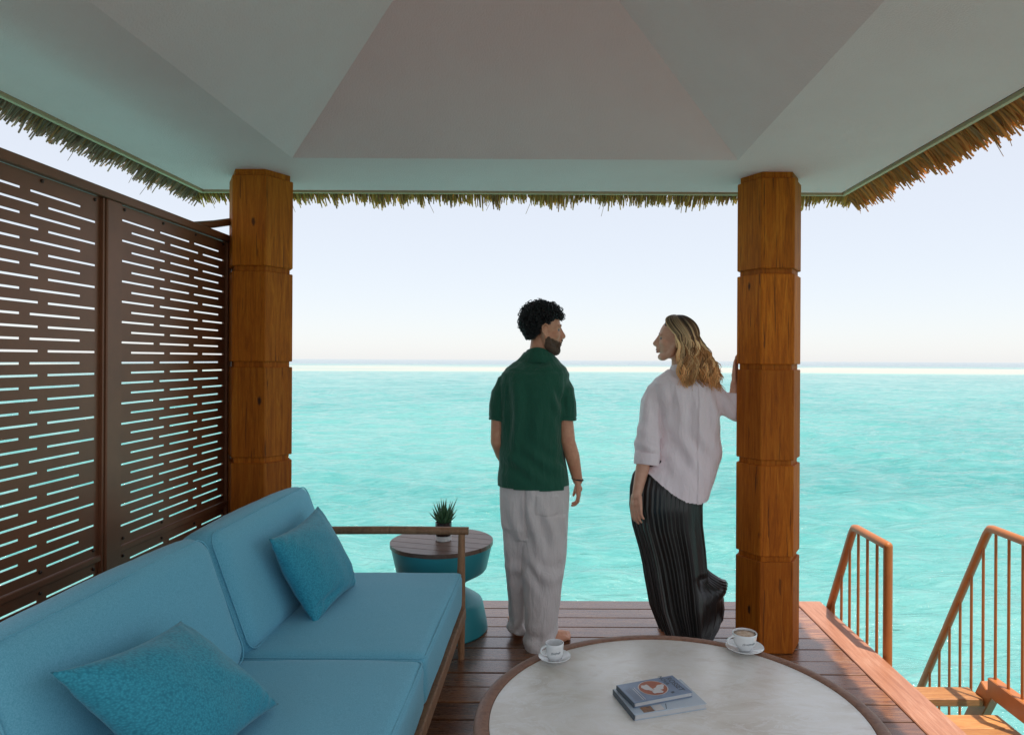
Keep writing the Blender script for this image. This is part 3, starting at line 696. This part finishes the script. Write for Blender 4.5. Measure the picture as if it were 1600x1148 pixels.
# ------------------------------------------------------------------ people
def head(bm, O, Fw, s, fem=False, tilt=0):
    Fw = Vector(Fw).normalized(); U = (Vector((0, 0, 1)) - Fw*Fw.z); U.normalize(); Rr = Fw.cross(U)
    A = Matrix((Fw, Rr, U)).transposed(); P = lambda f, r, u: Vector(O) + A @ Vector((f, r, u))*s
    E = lambda f, r, u, a, b, c: ell(bm, P(f, r, u), (a*s, b*s, c*s), A)
    E(-.010, 0, .035, .097, .076, .088); E(.025, 0, -.035, .065, .060, .075); E(.045, 0, .03, .045, .062, .055)
    E(.066, 0, -.102, .026, .028, .022)
    for k in (-1, 1):
        tube(bm, [P(-.002, k*.058, -.03), P(.012, k*.052, -.075), P(.060, k*.018, -.103)], [.02*s, .02*s, .022*s], 10)
        E(.055, k*.036, -.022, .030, .026, .026); E(.078, k*.030, .024, .014, .026, .008)
        E(.098, k*.011, -.036, .012, .009, .008)
        E(-.010, k*.078, -.008, .017, .006, .031); E(-.006, k*.080, -.037, .0105, .008, .012)
        tube(bm, [P(.006, k*.080, -.032), P(-.004, k*.087, -.038), P(-.022, k*.091, -.014), P(-.027, k*.093, .012), P(-.010, k*.091, .029), P(.009, k*.084, .019), P(.008, k*.081, .004)], .0052*s, 8)
    tube(bm, [P(.086, 0, .024), P(.098, 0, .002), P(.114, 0, -.026)], [.008*s, .0085*s, .011*s], 10); tube(bm, [P(.070, 0, .030), P(.082, 0, .0), P(.094, 0, -.030)], [.013*s, .015*s, .018*s], 10)
    E(.107, 0, -.034, .014, .012, .009)
    E(.086, 0, -.052, .018, .026, .018); E(.096, 0, -.0615, .009, .021, .006); E(.093, 0, -.0745, .009, .018, .0065)
    return P, A
def hand(bm, W, d, n, s, side, curl, spread=.0):
    W, d, n = Vector(W), Vector(d).normalized(), Vector(n); n = (n - d*n.dot(d)).normalized(); a = d.cross(n)*side
    for k, (off, pl_, ln) in enumerate(((1.5, .083, .066), (.5, .087, .075), (-.5, .083, .070), (-1.5, .075, .056))):
        o = a*off*.0205*s; K = W + d*pl_*s + o*1.0; st = W + o*.62 + d*.01*s
        tube(bm, [st, st.lerp(K, .5), K], [.0155*s, .0135*s, .0105*s], 8)
        p = K; th = curl*.35 + .04*k*curl; pts = [K]; dd = d + a*off*spread
        for f, L in ((.45, 1), (.3, 1), (.25, 1)):
            p = p + (dd*math.cos(th) + n*math.sin(th))*ln*s*f; pts.append(p); th += curl
        tube(bm, pts, [.0095*s, .0086*s, .0078*s, .0066*s], 8)
    ell(bm, W + d*.045*s, (.022*s,)*3)
    st = W + a*.022*s + d*.018*s; td = (d*.72 + a*.55 + n*.42).normalized()
    tube(bm, [st, st + td*.042*s, st + td*.042*s + (td*.7 + d*.5 + n*.1*curl).normalized()*.032*s, st + td*.042*s + (td*.6 + d*.6 + n*.25*curl).normalized()*.058*s], [.0145*s, .0118*s, .0102*s, .0075*s], 8)
def foot(bm, heel, d, s=1.0, side=1):
    h = Vector(heel); d = Vector((d[0], d[1], 0)).normalized(); a = Vector((-d.y, d.x, 0))
    P = lambda f, r, z: h + d*f*s + a*r*s + Vector((0, 0, z*s))
    ell(bm, P(.005, 0, .032), (.034*s, .03*s, .032*s))
    tube(bm, [P(.0, 0, .033), P(.06, 0, .036), P(.12, 0, .031), P(.175, .002, .024)], [.030*s, .033*s, .034*s, .026*s], 12)
    tube(bm, [P(.025, 0, .10), P(.07, 0, .065), P(.13, 0, .040)], [.034*s, .033*s, .026*s], 12)
    for k in (-1, 1): tube(bm, [P(.09, .012*k, .022), P(.165, .024*k, .019)], .019*s, 10)
    for k in range(5):
        o = side*(.032 - .0165*k); L = (.226, .222, .213, .203, .190)[k]; r = (.0135, .0095, .009, .0085, .008)[k]
        tube(bm, [P(.165, o*.85, .018), P((.165+L)/2, o, .02), P(L, o*1.02, .012)], [r*1.15*s, r*s, r*s], 8)
def tint(me, fn):
    pass
def eyes(P, A, s, parent, mats, brow):
    for k in (-1, 1):
        bm = bmesh.new(); ell(bm, P(.0700, k*.0305, .004), (.0118*s,)*3, A, 16); e = obj('eye', bm, M['eye'], parent, smooth=True)
        bm = bmesh.new(); ell(bm, P(.0755, k*.0310, .004), (.0068*s,)*3, A, 12); obj('iris', bm, M['iris'], e, smooth=True)
        bm = bmesh.new(); tube(bm, [P(.090, k*.012, .026), P(.0885, k*.030, .0315), P(.071, k*.052, .026)], [.0042*s, .0045*s, .002*s], 8, fl=.6); obj('eyebrow', bm, brow, parent, smooth=True)
def wrinkle(me, amp, sc, seed, ext=None):
    a, n = coords(me)
    f = fbm(a, *sc, seed); g_ = np.abs(fbm(a, sc[0]*.6, sc[1]*.6, sc[2]*1.6, seed+11.3))
    d = amp*f + amp*.9*(.35 - g_)
    if ext is not None: d = d + 1.7*ext(a, n)
    d = d - .0025
    setco(me, a + n*d[:, None]); return me

# ---- man
MX = lambda px: (px - 836)/296.3
MZ = lambda py: 1.48 - (py - 562.5)/296.3
man = thing('person', 'curly haired bearded man in green shirt and pale linen trousers, seen from behind', 'person', (-.098, 3.6, 0))
MO = (MX(848.5), .0, MZ(516)); MF = (math.cos(R(14)), math.sin(R(14)), -.04)
bm = bmesh.new(); PM, AM = head(bm, MO, MF, 1.0)
tube(bm, [(MX(846), .01, MZ(528)), (MX(843), .002, MZ(548)), (MX(841), .004, MZ(572))], [.054, .053, .055], 18)
loft(bm, [(MX(840), 0, MZ(574), .065, .05), (MX(836), 0, MZ(596), .125, .075), (MX(834), 0, MZ(640), .135, .095), (MX(834), 0, MZ(700), .13, .09), (MX(836), 0, MZ(760), .15, .10), (MX(837), 0, MZ(800), .15, .10)])
# right arm (hanging) and left arm (forearm forward to the pocket)
tube(bm, [(MX(870), 0, MZ(606)), (MX(883), -.015, MZ(650)), (MX(888), -.02, MZ(688))], [.036, .042, .039], 14)
tube(bm, [(MX(888), -.02, MZ(688)), (MX(895), -.005, MZ(712)), (MX(904), .03, MZ(752))], [.038, .039, .027], 14)
hand(bm, (MX(904.5), .032, MZ(752)), (.06, .10, -1), (-1, .15, 0), 1.0, 1, .55)
tube(bm, [(MX(795), 0, MZ(606)), (MX(779.5), -.01, MZ(650)), (MX(778), -.01, MZ(690))], [.036, .039, .036], 14)
tube(bm, [(MX(778), -.01, MZ(690)), (MX(784), .05, MZ(712)), (MX(797), .14, MZ(742))], [.036, .035, .026], 14)
hand(bm, (MX(797), .14, MZ(742)), (.35, .3, -.7), (.8, -.2, .3), 1.0, -1, .5)
# legs and feet
HR, HL = Vector((MX(837), -.075, 0)), Vector((MX(811), .065, 0))
tube(bm, [(MX(856), 0, MZ(780)), (MX(852), -.02, MZ(880)), (HR.x+.02, HR.y+.015, .09)], [.085, .055, .037], 14)
tube(bm, [(MX(812), 0, MZ(780)), (MX(810), .05, MZ(880)), (HL.x+.01, HL.y+.02, .09)], [.085, .055, .037], 14)
foot(bm, HR, (.86, .52), 1.02, 1); foot(bm, HL, (-.12, 1), 1.02, 1)
bme = remesh(bm, .004, 4)
obj('body', bme, M['skin_m'], man, smooth=True)
eyes(PM, AM, 1.0, man, None, M['hair_m'])
# beard
bm = bmesh.new()
def EB(f, r, u, a, b, c): ell(bm, PM(f, r, u), (a, b, c), AM)
EB(.030, 0, -.045, .068, .0625, .072); EB(.068, 0, -.104, .031, .034, .028); EB(.090, 0, -.0495, .020, .030, .010)
for k in (-1, 1): tube(bm, [PM(.006, k*.064, -.01), PM(.002, k*.060, -.035), PM(.015, k*.056, -.077), PM(.064, k*.021, -.106)], [.014, .021, .0245, .027], 10); tube(bm, [PM(.098, k*.008, -.050), PM(.088, k*.030, -.062), PM(.078, k*.036, -.085)], [.006, .008, .012], 8)
be = remesh(bm, .0035, 3)
AI = AM.transposed(); OV = Vector(MO)
def kb(c):
    l = AI @ (c - OV); f, r, u = l
    if f < .022: return u < -.034 and f > -.004 + .25*max(0, -.03-u)*0 + .004*noise.noise(c*200) and u > -.11
    cheek = -.040 - .32*(f-.02) + .007*noise.noise(c*90) + .004*noise.noise(c*300)
    if abs(r) < .022 and f > .07: return (-.0565 < u < -.043) or u < -.083 or (f < .088 and u < -.05)
    return u < cheek
cutmesh(be, kb); a, n = coords(be); setco(be, a + n*(.0022*fbm(a, 150, 150, 150, 2, 1))[:, None])
obj('beard', be, M['beard'], man, smooth=True)
bm = bmesh.new(); EB(.098, 0, -.0625, .008, .019, .0055); EB(.0955, 0, -.0735, .0085, .0165, .006); obj('lips', bm, M['lip'], man, smooth=True)
# curly hair: a close cap and several hundred curls standing off the scalp
def scalp_ok(f, r, u):
    if f > .045: return u > .062
    if f > .012: return u > .030 - .0 + .9*(f-.012)
    if f > -.030: return u > .024
    return u > -.050 + 1.1*max(0, f+.060)
bm = bmesh.new(); ell(bm, PM(-.012, 0, .038), (.100, .080, .090), AM, 40); ell(bm, PM(-.034, 0, -.012), (.060, .061, .056), AM, 32)
cap = remesh(bm, .005, 2); cutmesh(cap, lambda c: scalp_ok(*(AI @ (c - OV)))); a, n = coords(cap); setco(cap, a + n*(.004*fbm(a, 60, 60, 60, 5))[:, None])
hm = obj('hair', cap, M['hair_m'], man, smooth=True)
bm = bmesh.new(); cnt = 0
while cnt < 1150:
    d = Vector((random.gauss(0, 1), random.gauss(0, 1), random.gauss(0, 1))).normalized()
    l = Vector((-.012 + .102*d.x, .081*d.y, .036 + .094*d.z))
    if d.z < -.25:
        t = (-d.z-.25)/.75; hn = math.hypot(d.x, d.y) + 1e-6
        l = Vector((-.012-.024*t + (.097-.046*t)*d.x/hn, (.077-.027*t)*d.y/hn, .0125 - .070*t))
    if not scalp_ok(*l): continue
    cnt += 1
    side_ = abs(l.y)/.08; topw = max(0, min(1, (l.z - .01)/.09)); back = max(0, min(1, (-l.x)/.09))
    low = max(0, min(1, (l.z + .04)/.06)); off = .001 + .014*max(topw, .75*back*low)*random.uniform(.2, 1.25)
    rad = (.0045 + .007*max(topw, .7*back*low))*random.uniform(.7, 1.2)
    if cnt > 900 and topw > .25: off += random.uniform(.004, .011); rad *= 1.25
    c = PM(*(l + d*off)); ax = Vector((random.gauss(0, 1), random.gauss(0, 1), random.gauss(0, .7))).normalized()
    e1 = ax.orthogonal().normalized(); e2 = ax.cross(e1); t0 = random.random()*6; turns = random.uniform(1.2, 2.2); pts = []
    for k in range(15):
        t = t0 + turns*2*PI*k/14; pts.append(c + e1*rad*math.cos(t) + e2*rad*math.sin(t) + ax*(k/14-.5)*rad*2.2)
    tube(bm, pts, [.0017]*14 + [.0008], 4, 'flat')
obj('curls', bm, M['hair_m'], hm, smooth=True)
# shirt
bm = bmesh.new()
rw = [(551, 820, 864, .004, .056), (558, 814, 870, .002, .060), (565, 807, 876, 0, .070), (574, 793, 884, -.004, .094), (584, 784, 890, -.008, .113), (600, 781, 889, -.012, .128), (620, 782, 885, -.014, .134), (650, 783, 882, -.010, .132), (690, 782, 881, 0, .126), (725, 781, 886, 0, .128), (748, 780, 891, 0, .134), (774, 780, 893, 0, .135)]
loft(bm, [((MX(l)+MX(r))/2, y, MZ(p), (MX(r)-MX(l))/2, d) for p, l, r, y, d in rw], 44, .86)
tube(bm, [(MX(806), 0, MZ(590)), (MX(789), -.004, MZ(600)), (MX(781.5), -.006, MZ(615)), (MX(778.5), -.012, MZ(635)), (MX(777.5), -.014, MZ(657))], [.05, .053, .052, .048, .045], 18, 'flat', 1.2, (1, 0, 0))
tube(bm, [(MX(860), 0, MZ(590)), (MX(874), -.004, MZ(599)), (MX(880), -.007, MZ(612)), (MX(883), -.016, MZ(632)), (MX(884.5), -.018, MZ(657))], [.052, .058, .060, .059, .0575], 18, 'flat', 1.12, (1, 0, 0))
sh = remesh(bm, .0045, 3)
def folds(a, n):
    x, y, z = a[:, 0], a[:, 1], a[:, 2]; back = np.clip(-n[:, 1]*1.5, 0, 1); mid = np.exp(-((z-MZ(650))/.20)**2)
    d = back*mid*.0050*np.sin((x+.02*np.sin(z*9))*62 + 1.5) * np.exp(-((x-MX(805))/.09)**2)*1.6
    d += back*.0045*np.sin(z*58 + x*22 + 2*np.sin(x*14))*np.exp(-((z-MZ(722))/.09)**2)       # creases across the small of the back
    d += back*.0055*np.sin((x*.8+z*.55)*75)*np.exp(-((x-MX(872))/.035)**2 - ((z-MZ(628))/.11)**2)   # armhole folds
    d += np.where((z > MZ(579)+.03*np.abs(x)) & (np.abs(x) < .19), .0009, 0)                  # back yoke
    d += np.where(np.abs(z-MZ(651)) < .0035, -.002, 0)*(np.abs(x) > .15)
    return d
wrinkle(sh, .0062, (15, 15, 3.6), 3.3, folds)
cutmesh(sh, lambda c: c.z > MZ(757.5 + (c.x+.19)*10 - (6 if c.x > .155 else 0)))
shirt = obj('shirt', sh, M['shirt'], man, smooth=True)
bm = bmesh.new(); rings = []
for py, rx, ry, dz in ((572, .060, .058, 0), (545.5, .0605, .060, .0), (544, .064, .064, .0), (548, .071, .070, .0), (565, .092, .087, -.0), (567, .088, .084, 0)):
    rings.append([bm.verts.new((MX(841.5)+rx*math.cos(t), .004+ry*math.sin(t), MZ(py) - .020*(math.sin(t)+1)/1.0*.9 - .004*math.cos(t) + .003*math.sin(3*t))) for t in [2*PI*i/40 for i in range(40)]])
skin(bm, rings, False); obj('collar', bm, M['shirt'], shirt, smooth=50)
# trousers
bm = bmesh.new(); e_ = lambda l, r: ((MX(l)+MX(r))/2, (MX(r)-MX(l))/2)
def trow(rows):
    out = []
    for p, l, r, y, d in rows: c, h_ = e_(l, r); out.append((c, y, MZ(p), h_, d))
    loft(bm, out, 40, .9)
trow([(738, 786, 888, 0, .118), (760, 783, 891, 0, .128), (790, 783, 891, 0, .135), (820, 785, 889, 0, .125), (838, 790, 884, 0, .10)])
trow([(800, 815, 890, -.01, .12), (840, 817, 888, -.02, .108), (885, 818, 884, -.035, .102), (930, 820, 879, -.05, .10), (970, 822, 874, -.06, .098), (1000, 823, 870, -.062, .10), (1007, 823.5, 869, -.062, .10)])
trow([(800, 785, 845, .01, .12), (840, 786.5, 836, .025, .105), (885, 789, 832, .05, .10), (930, 792, 828, .075, .098), (965, 795, 826, .085, .095), (992, 797, 824, .088, .095)])
tr_ = remesh(bm, .0045, 3)
def tf(a, n):
    x, y, z = a[:, 0], a[:, 1], a[:, 2]
    d = .006*np.sin(z*46 + x*30 + 1.5*np.sin(x*25))*np.exp(-((z-MZ(885))/.07)**2)*np.clip(-n[:, 1], 0, 1)
    d += .006*np.sin(z*60 - x*25 + 1.5*np.sin(x*31))*np.exp(-((z-MZ(985))/.05)**2)
    d += .005*np.sin((x*1.0+z*.32)*70)*np.exp(-((z-MZ(815))/.10)**2)*np.clip(-n[:, 1], 0, 1)
    d -= .007*np.exp(-((x-MX(822)-.012*np.sin(z*4))/.006)**2)*np.clip(-n[:, 1], 0, 1)*(z > MZ(835))
    pk = (np.abs(x-MX(857)) < .058) & (z < MZ(768)) & (z > MZ(798) + .15*np.abs(x-MX(857))) & (n[:, 1] < -.3)
    d += np.where(pk, .003, 0) + np.where(z < MZ(984), .0018*(np.abs(z-MZ(984)) < .08), 0)
    return d
wrinkle(tr_, .0065, (17, 17, 3.6), 8.1, tf)
obj('trousers', tr_, M['pants'], man, smooth=True)
bm = bmesh.new(); rr_ = []
for i in range(24):
    t = 2*PI*i/24; c = Vector((MX(903.6), .027, MZ(749.5))) + Vector((.030*math.cos(t), .027*math.sin(t), -.006*math.cos(t))); rr_.append(c)
rings = [[bm.verts.new(c + Vector((math.cos(2*PI*i/24)*.0035*math.cos(k*PI/3), math.sin(2*PI*i/24)*.0035*math.cos(k*PI/3), .0045*math.sin(k*PI/3)))) for k in range(6)] for i, c in enumerate(rr_)]
rings.append(rings[0]); skin(bm, rings, False); obj('bracelet', bm, M['bracelet'], man, smooth=True)

# ---- woman
WX = lambda px: (px - 1068)/291.4
WZ = lambda py: 1.48 - (py - 563.4)/291.4
wom = thing('person', 'woman with wavy blonde hair in a pale blouse and long dark pleated skirt', 'person', (.6966, 3.66, 0))
WO = (WX(1054), .0, WZ(531)); WF = (-math.cos(R(12)), math.sin(R(12)), .05); ws = .93
bm = bmesh.new(); PW, AW = head(bm, WO, WF, ws, True)
tube(bm, [(WX(1060), .005, WZ(540)), (WX(1062), .0, WZ(560)), (WX(1065), .0, WZ(585))], [.044, .044, .055], 16)
loft(bm, [(WX(1066), 0, WZ(580), .07, .05), (WX(1067), 0, WZ(604), .105, .06), (WX(1075), 0, WZ(650), .12, .08), (WX(1078), 0, WZ(690), .115, .08), (WX(1066), 0, WZ(735), .14, .095), (WX(1050), 0, WZ(780), .155, .10), (WX(1050), 0, WZ(820), .13, .10)])
tube(bm, [(WX(1030), 0, WZ(614)), (WX(1011), -.035, WZ(660)), (WX(1006), -.07, WZ(700))], [.036, .036, .032], 14)
tube(bm, [(WX(1006), -.07, WZ(700)), (WX(1001), -.09, WZ(730)), (WX(991.5), -.115, WZ(768))], [.034, .036, .0245], 14)
hand(bm, (WX(991.5), -.115, WZ(766)), (-.02, -.10, -1), (.75, .65, 0), 1.0, -1, .38)
tube(bm, [(WX(1106), 0, WZ(612)), (WX(1130), -.01, WZ(633)), (WX(1144), -.015, WZ(646))], [.034, .032, .028], 14)
tube(bm, [(WX(1144), -.015, WZ(646)), (WX(1146.5), -.018, WZ(625)), (WX(1147), -.02, WZ(598))], [.028, .031, .024], 14)
hand(bm, (WX(1147), -.02, WZ(598)), (.02, 0, 1), (.866, -.5, 0), .93, 1, .06)
for px, y in ((1048, -.02), (1076, .04)):
    tube(bm, [(WX(1055), y, WZ(800)), (WX(px), y, WZ(900)), (WX(px), y+.02, .08)], [.07, .05, .034], 12)
foot(bm, (WX(1052), -.03, 0), (-.12, 1), .9, -1); foot(bm, (WX(1077), .03, 0), (.35, 1), .9, 1)
obj('body', remesh(bm, .004, 4), M['skin_f'], wom, smooth=True)
eyes(PW, AW, ws, wom, None, plain('brow_brown', (.07, .04, .025), .6))
bm = bmesh.new()
for f, u, a_, b_, c_ in ((.0975, -.0620, .008, .019, .0058), (.0945, -.0740, .0085, .016, .0065)): ell(bm, PW(f, 0, u), (a_*ws, b_*ws, c_*ws), AW)
obj('lips', bm, M['lip'], wom, smooth=True)
# hair: locks from the parting, swept back over the skull, hanging wavy down the back
def locks(n):
    V, Fc, Cl = [], [], []
    cl = [(random.uniform(.6, 1.5), random.uniform(0, 6.3), random.gauss(601, 7), random.uniform(.6, 1.35), random.random()) for _ in range(64)]
    for k in range(n):
        ph = random.uniform(-1, 1); ph = math.copysign(abs(ph)**.85, ph)*R(166); lay = random.random()
        ci = int((ph + R(166))/R(332)*31.99)*2 + (lay > .5); w_, wp_, ez_, to_, bl_ = cl[ci]
        ph = ph*.45 + .55*(-R(166) + R(332)*(ci//2 + .5)/32)
        blond = (bl_ < (.42 if abs(ph) > R(65) else .22)) ^ (random.random() < .12); tone = to_*random.uniform(.8, 1.2); wav = w_*random.uniform(.85, 1.15); wp = (wp_ + random.uniform(-.25, .25))/5
        endz = WZ(ez_ + random.gauss(0, 3.5) - 8*abs(math.sin(ph))); rad = random.uniform(.0018, .0042); fly = random.random() < .05
        pts = []; rf, rr2, ru = (.104+.022*lay)*ws, (.082+.017*lay)*ws, (.094+.016*lay)*ws
        for s in range(11):        # over the skull
            q_ = s/10; el = R(78 - 82*q_); pp = ph*(1 - .42*q_) + (.12 if ph > 0 else -.12)*(1-q_)
            pts.append(Vector((-.012*ws - rf*math.cos(el)*math.cos(pp), -rr2*math.cos(el)*math.sin(pp), .036*ws + ru*math.sin(el))))
        pts = [Vector(WO) + AW @ p for p in pts]; p0 = pts[-1].copy()
        back = math.cos(ph*.58); tgt = Vector((WX(1063 + 52*max(0, back)**1.6 + random.gauss(0, 2.5)), p0.y - .025 + random.gauss(0, .012) + .02*(1-back), endz))
        if p0.y > .03: tgt.y = p0.y - .04
        tgt.y = min(tgt.y, -.105 if p0.y < .03 else .05) if p0.y < .03 else tgt.y
        m = 16
        for s in range(1, m+1):
            q_ = s/m; p = p0.lerp(tgt, q_); p.z = p0.z + (endz-p0.z)*q_; am = .0125*wav*min(1, q_*2.2)*(1.5 if fly else 1)
            p.x = p0.x + (tgt.x-p0.x)*(q_**.92) + am*math.sin(q_*11 + wp*5); p.x += (.018*q_ if fly else 0); p.y += -.02*math.sin(PI*q_) + am*.7*math.cos(q_*11 + wp*5 + 1)
            pts.append(p)
        N_ = len(pts); i0 = len(V); a = Vector((0, 1, 0))
        for s, p in enumerate(pts):
            t = (pts[min(s+1, N_-1)] - pts[max(s-1, 0)]).normalized(); a = (a - t*a.dot(t)).normalized(); b = t.cross(a); f = s/(N_-1)
            r = rad*(.55 + .6*min(1, f*3))*(1 - .75*max(0, f-.75)/.25)
            root = np.array((.055, .030, .018)); mid = np.array((.20, .10, .042)); tip = np.array((.62, .28, .09))
            if blond: mid = np.array((.80, .56, .30)); tip = np.array((.78, .44, .18)); root = np.array((.34, .22, .12)) if abs(ph) > R(95) else root
            c = root + (mid-root)*max(0, min(1, (f-.12)/.33)) if f < .45 else mid + (tip-mid)*min(1, (f-.45)/.4)
            for j in range(4): an = 2*PI*j/4; V.append(p + a*r*.6*math.cos(an) + b*r*math.sin(an)); Cl.append((*(c*tone), 1))
        for s in range(N_-1):
            for j in range(4): A_ = i0+s*4; Fc.append((A_+j, A_+(j+1) % 4, A_+4+(j+1) % 4, A_+4+j))
    me = bpy.data.meshes.new('hair'); me.from_pydata([tuple(v) for v in V], [], Fc); me.update()
    ca = me.color_attributes.new('Col', 'FLOAT_COLOR', 'POINT'); ca.data.foreach_set('color', np.array(Cl, np.float32).ravel())
    return me
hw = obj('hair', locks(1500), M['hair_f'], wom, smooth=True)
bm = bmesh.new(); ell(bm, PW(-.012, 0, .036), (.100*ws, .080*ws, .092*ws), AW, 36); cp = remesh(bm, .006, 0); AWI = AW.transposed(); WV = Vector(WO)
cutmesh(cp, lambda c: (lambda l: False if l.x > .055 else l.z > .075*ws if l.x > .03 else l.z > -.03*ws if l.x < -.02 else l.z > (.02+1.0*(l.x+.02))*ws)(AWI @ (c - WV)))
obj('hair_cap', cp, plain('hair_root_brown', (.045, .027, .017), .5), hw, smooth=True)
# blouse
bm = bmesh.new()
rw = [(577, 1044, 1090, 0, .052), (583, 1034, 1100, 0, .068), (590, 1024, 1109, 0, .085), (600, 1017, 1117, -.004, .100), (620, 1021, 1120, -.008, .112), (650, 1028, 1126, -.006, .116), (690, 1029, 1128, 0, .118), (715, 1019, 1127, 0, .132), (735, 995, 1121, 0, .155), (760, 983, 1112, 0, .172), (790, 978, 1104, 0, .178)]
loft(bm, [((WX(l)+WX(r))/2, y, WZ(p), (WX(r)-WX(l))/2, d) for p, l, r, y, d in rw], 44, .88)
tube(bm, [(WX(1034), 0, WZ(602)), (WX(1024), -.006, WZ(611)), (WX(1017), -.012, WZ(628)), (WX(1013), -.034, WZ(660)), (WX(1009.5), -.062, WZ(695)), (WX(1009), -.072, WZ(713))], [.046, .052, .056, .060, .066, .064], 18, 'flat', 1.05, (1, 0, 0))
tube(bm, [(WX(1108), 0, WZ(604)), (WX(1122), -.006, WZ(620)), (WX(1136), -.012, WZ(638)), (WX(1145), -.015, WZ(645)), (WX(1147), -.017, WZ(632)), (WX(1147), -.017, WZ(624))], [.050, .054, .055, .054, .047, .042], 18, 'flat')
bl = remesh(bm, .0045, 3)
def bf(a, n):
    x, y, z = a[:, 0], a[:, 1], a[:, 2]; back = np.clip(-n[:, 1]*1.5, 0, 1)
    xc = WX(1090) + .02*(z-WZ(660))
    d = back*np.where(np.abs(x-xc) < .021, .0032, 0)*(z < WZ(598))
    d += back*.006*np.sin((x*.75+z*.62)*52 + 1.2*np.sin(x*17))*np.exp(-((z-WZ(700))/.11)**2)
    d += back*.005*np.sin((x*.9-z*.45)*60)*np.exp(-((x-WX(1034))/.045)**2 - ((z-WZ(640))/.10)**2)
    d += back*.005*np.sin(x*70 + 3*z)*np.exp(-((z-WZ(640))/.10)**2)*.8
    d += .004*np.sin(z*75 + x*30)*np.exp(-((x-WX(1008))/.07)**2 - ((z-WZ(690))/.09)**2)
    d += np.where((z > WZ(600)) & (np.abs(x) < .16), .0008, 0)*back
    return d
wrinkle(bl, .0060, (15, 15, 3.4), 5.7, bf)
hx_ = [1000, 1013, 1025, 1045, 1065, 1085, 1100, 1112]; hy_ = [728, 737, 748, 764, 775, 779, 777, 768]
cutmesh(bl, lambda c: c.z > WZ(np.interp(c.x*291.4+1068, hx_, hy_)) if c.x > WX(1030) or c.y > .03 or abs(c.x-WX(1009)) > .075 or c.z < WZ(728) else True)
blo = obj('blouse', bl, M['blouse'], wom, smooth=True)
def cuff(c0, c1, r0, r1, flv):
    bm = bmesh.new(); tube(bm, [c0, Vector(c0).lerp(Vector(c1), .15), Vector(c0).lerp(Vector(c1), .85), c1], [r0*.97, r0, r1, r1*.97], 28, 'flat', 1.05, flv); return obj('cuff', bm, M['blouse'], blo, smooth=60)
cuff((WX(1009.5), -.068, WZ(706)), (WX(1007.5), -.078, WZ(723)), .068, .067, (1, 0, .12)); cuff((WX(1147), -.017, WZ(632)), (WX(1147.5), -.018, WZ(613)), .043, .043, (1, 0, 0))
bm = bmesh.new(); rings = []
for py, rx, ry in ((585, .056, .053), (570, .050, .048), (568.5, .053, .051), (572, .057, .055), (586, .064, .060)):
    rings.append([bm.verts.new((WX(1063.5)+rx*math.cos(t), .0+ry*math.sin(t), WZ(py) - .012*(math.sin(t)+1))) for t in [2*PI*i/36 for i in range(36)]])
skin(bm, rings, False); obj('collar', bm, M['blouse'], blo, smooth=50)
# skirt: knife pleats from the waist to a wind-blown hem
def skirt():
    rows = [(700, 1034, 1112, 0, .09), (722, 1006, 1110, 0, .110), (740, 990, 1106, 0, .130), (760, 985.5, 1101, 0, .145), (790, 984.5, 1097, 0, .155), (818, 989, 1097.5, 0, .155), (857, 1001, 1102, 0, .155), (880, 1006.5, 1104, 0, .157), (890, 1008, 1105, 0, .16), (940, 1018, 1106, 0, .172), (987, 1034, 1106, 0, .178)]
    fl = np.interp(np.arange(1100), [0, 890, 898, 904, 911, 918, 927, 934, 940, 952, 963, 973, 981, 988], [0, 0, 5, 15, 27, 33, 31, 26, 29, 29, 25, 18, 9, 0])/291.4
    ar = np.array(rows, float); py = np.concatenate([np.linspace(700, 890, 46), np.linspace(892, 987, 46)])
    L, Rr_, yc, ry = [np.interp(py, ar[:, 0], ar[:, k]) for k in (1, 2, 3, 4)]
    n = 52*10; t = np.linspace(0, 2*PI, n, endpoint=False); V = []
    for k, p in enumerate(py):
        f = (p-700)/287; amp = .0045 + .0085*f
        tw = t + .10*f*np.sin(t*3+1) ; phs = (t*52/(2*PI) + .35*np.sin(2*t+f*1.2) + .3*np.sin(5*t+2)) % 1
        saw = np.where(phs < .78, phs/.78, (1-phs)/.22) - .5
        soft = .010*f*np.sin(7*t + 2 + f*2) + .014*f*f*np.sin(11*t + 1)
        rx = (WX(Rr_[k])-WX(L[k]))/2; cx_ = (WX(Rr_[k])+WX(L[k]))/2
        c, s = np.cos(tw), np.sin(tw)
        x = cx_ + (rx + (saw*amp + soft)*.8)*np.sign(c)*np.abs(c)**.95; y = yc[k] + (ry[k] + saw*amp + soft)*np.sign(s)*np.abs(s)**.95
        z = WZ(p) + np.zeros(n)
        hemz = max(0, (p-930)/57)
        if p > 890:
            q_ = (p-890)/97; right = np.clip((c-.15)/.85, 0, 1)**2.2; x = x + right*fl[int(p)]; z = z + hemz*(1-c)*.5*.010
            z = z + right*.030*np.sin(q_*5.5 + 2.5*s) * (1-q_*.4); y = y + right*.05*np.sin(q_*7 + x*18)
        hemw = max(0, (p-940)/47); z = z + hemw*(.012*np.sin(6*t+1) + .010*np.sin(13*t)) + hemw*.012
        V.append(np.stack([x, y, z], -1))
    V = np.concatenate(V); m = len(py)
    i = (np.arange(m-1)[:, None]*n + np.arange(n)[None, :]).ravel(); j = (np.arange(m-1)[:, None]*n + (np.arange(n)[None, :]+1) % n).ravel()
    me = bpy.data.meshes.new('skirt'); me.from_pydata(V.tolist(), [], np.stack([i, j, j+n, i+n], -1).tolist()); me.update(); return me
obj('skirt', skirt(), M['skirt'], wom, smooth=True)
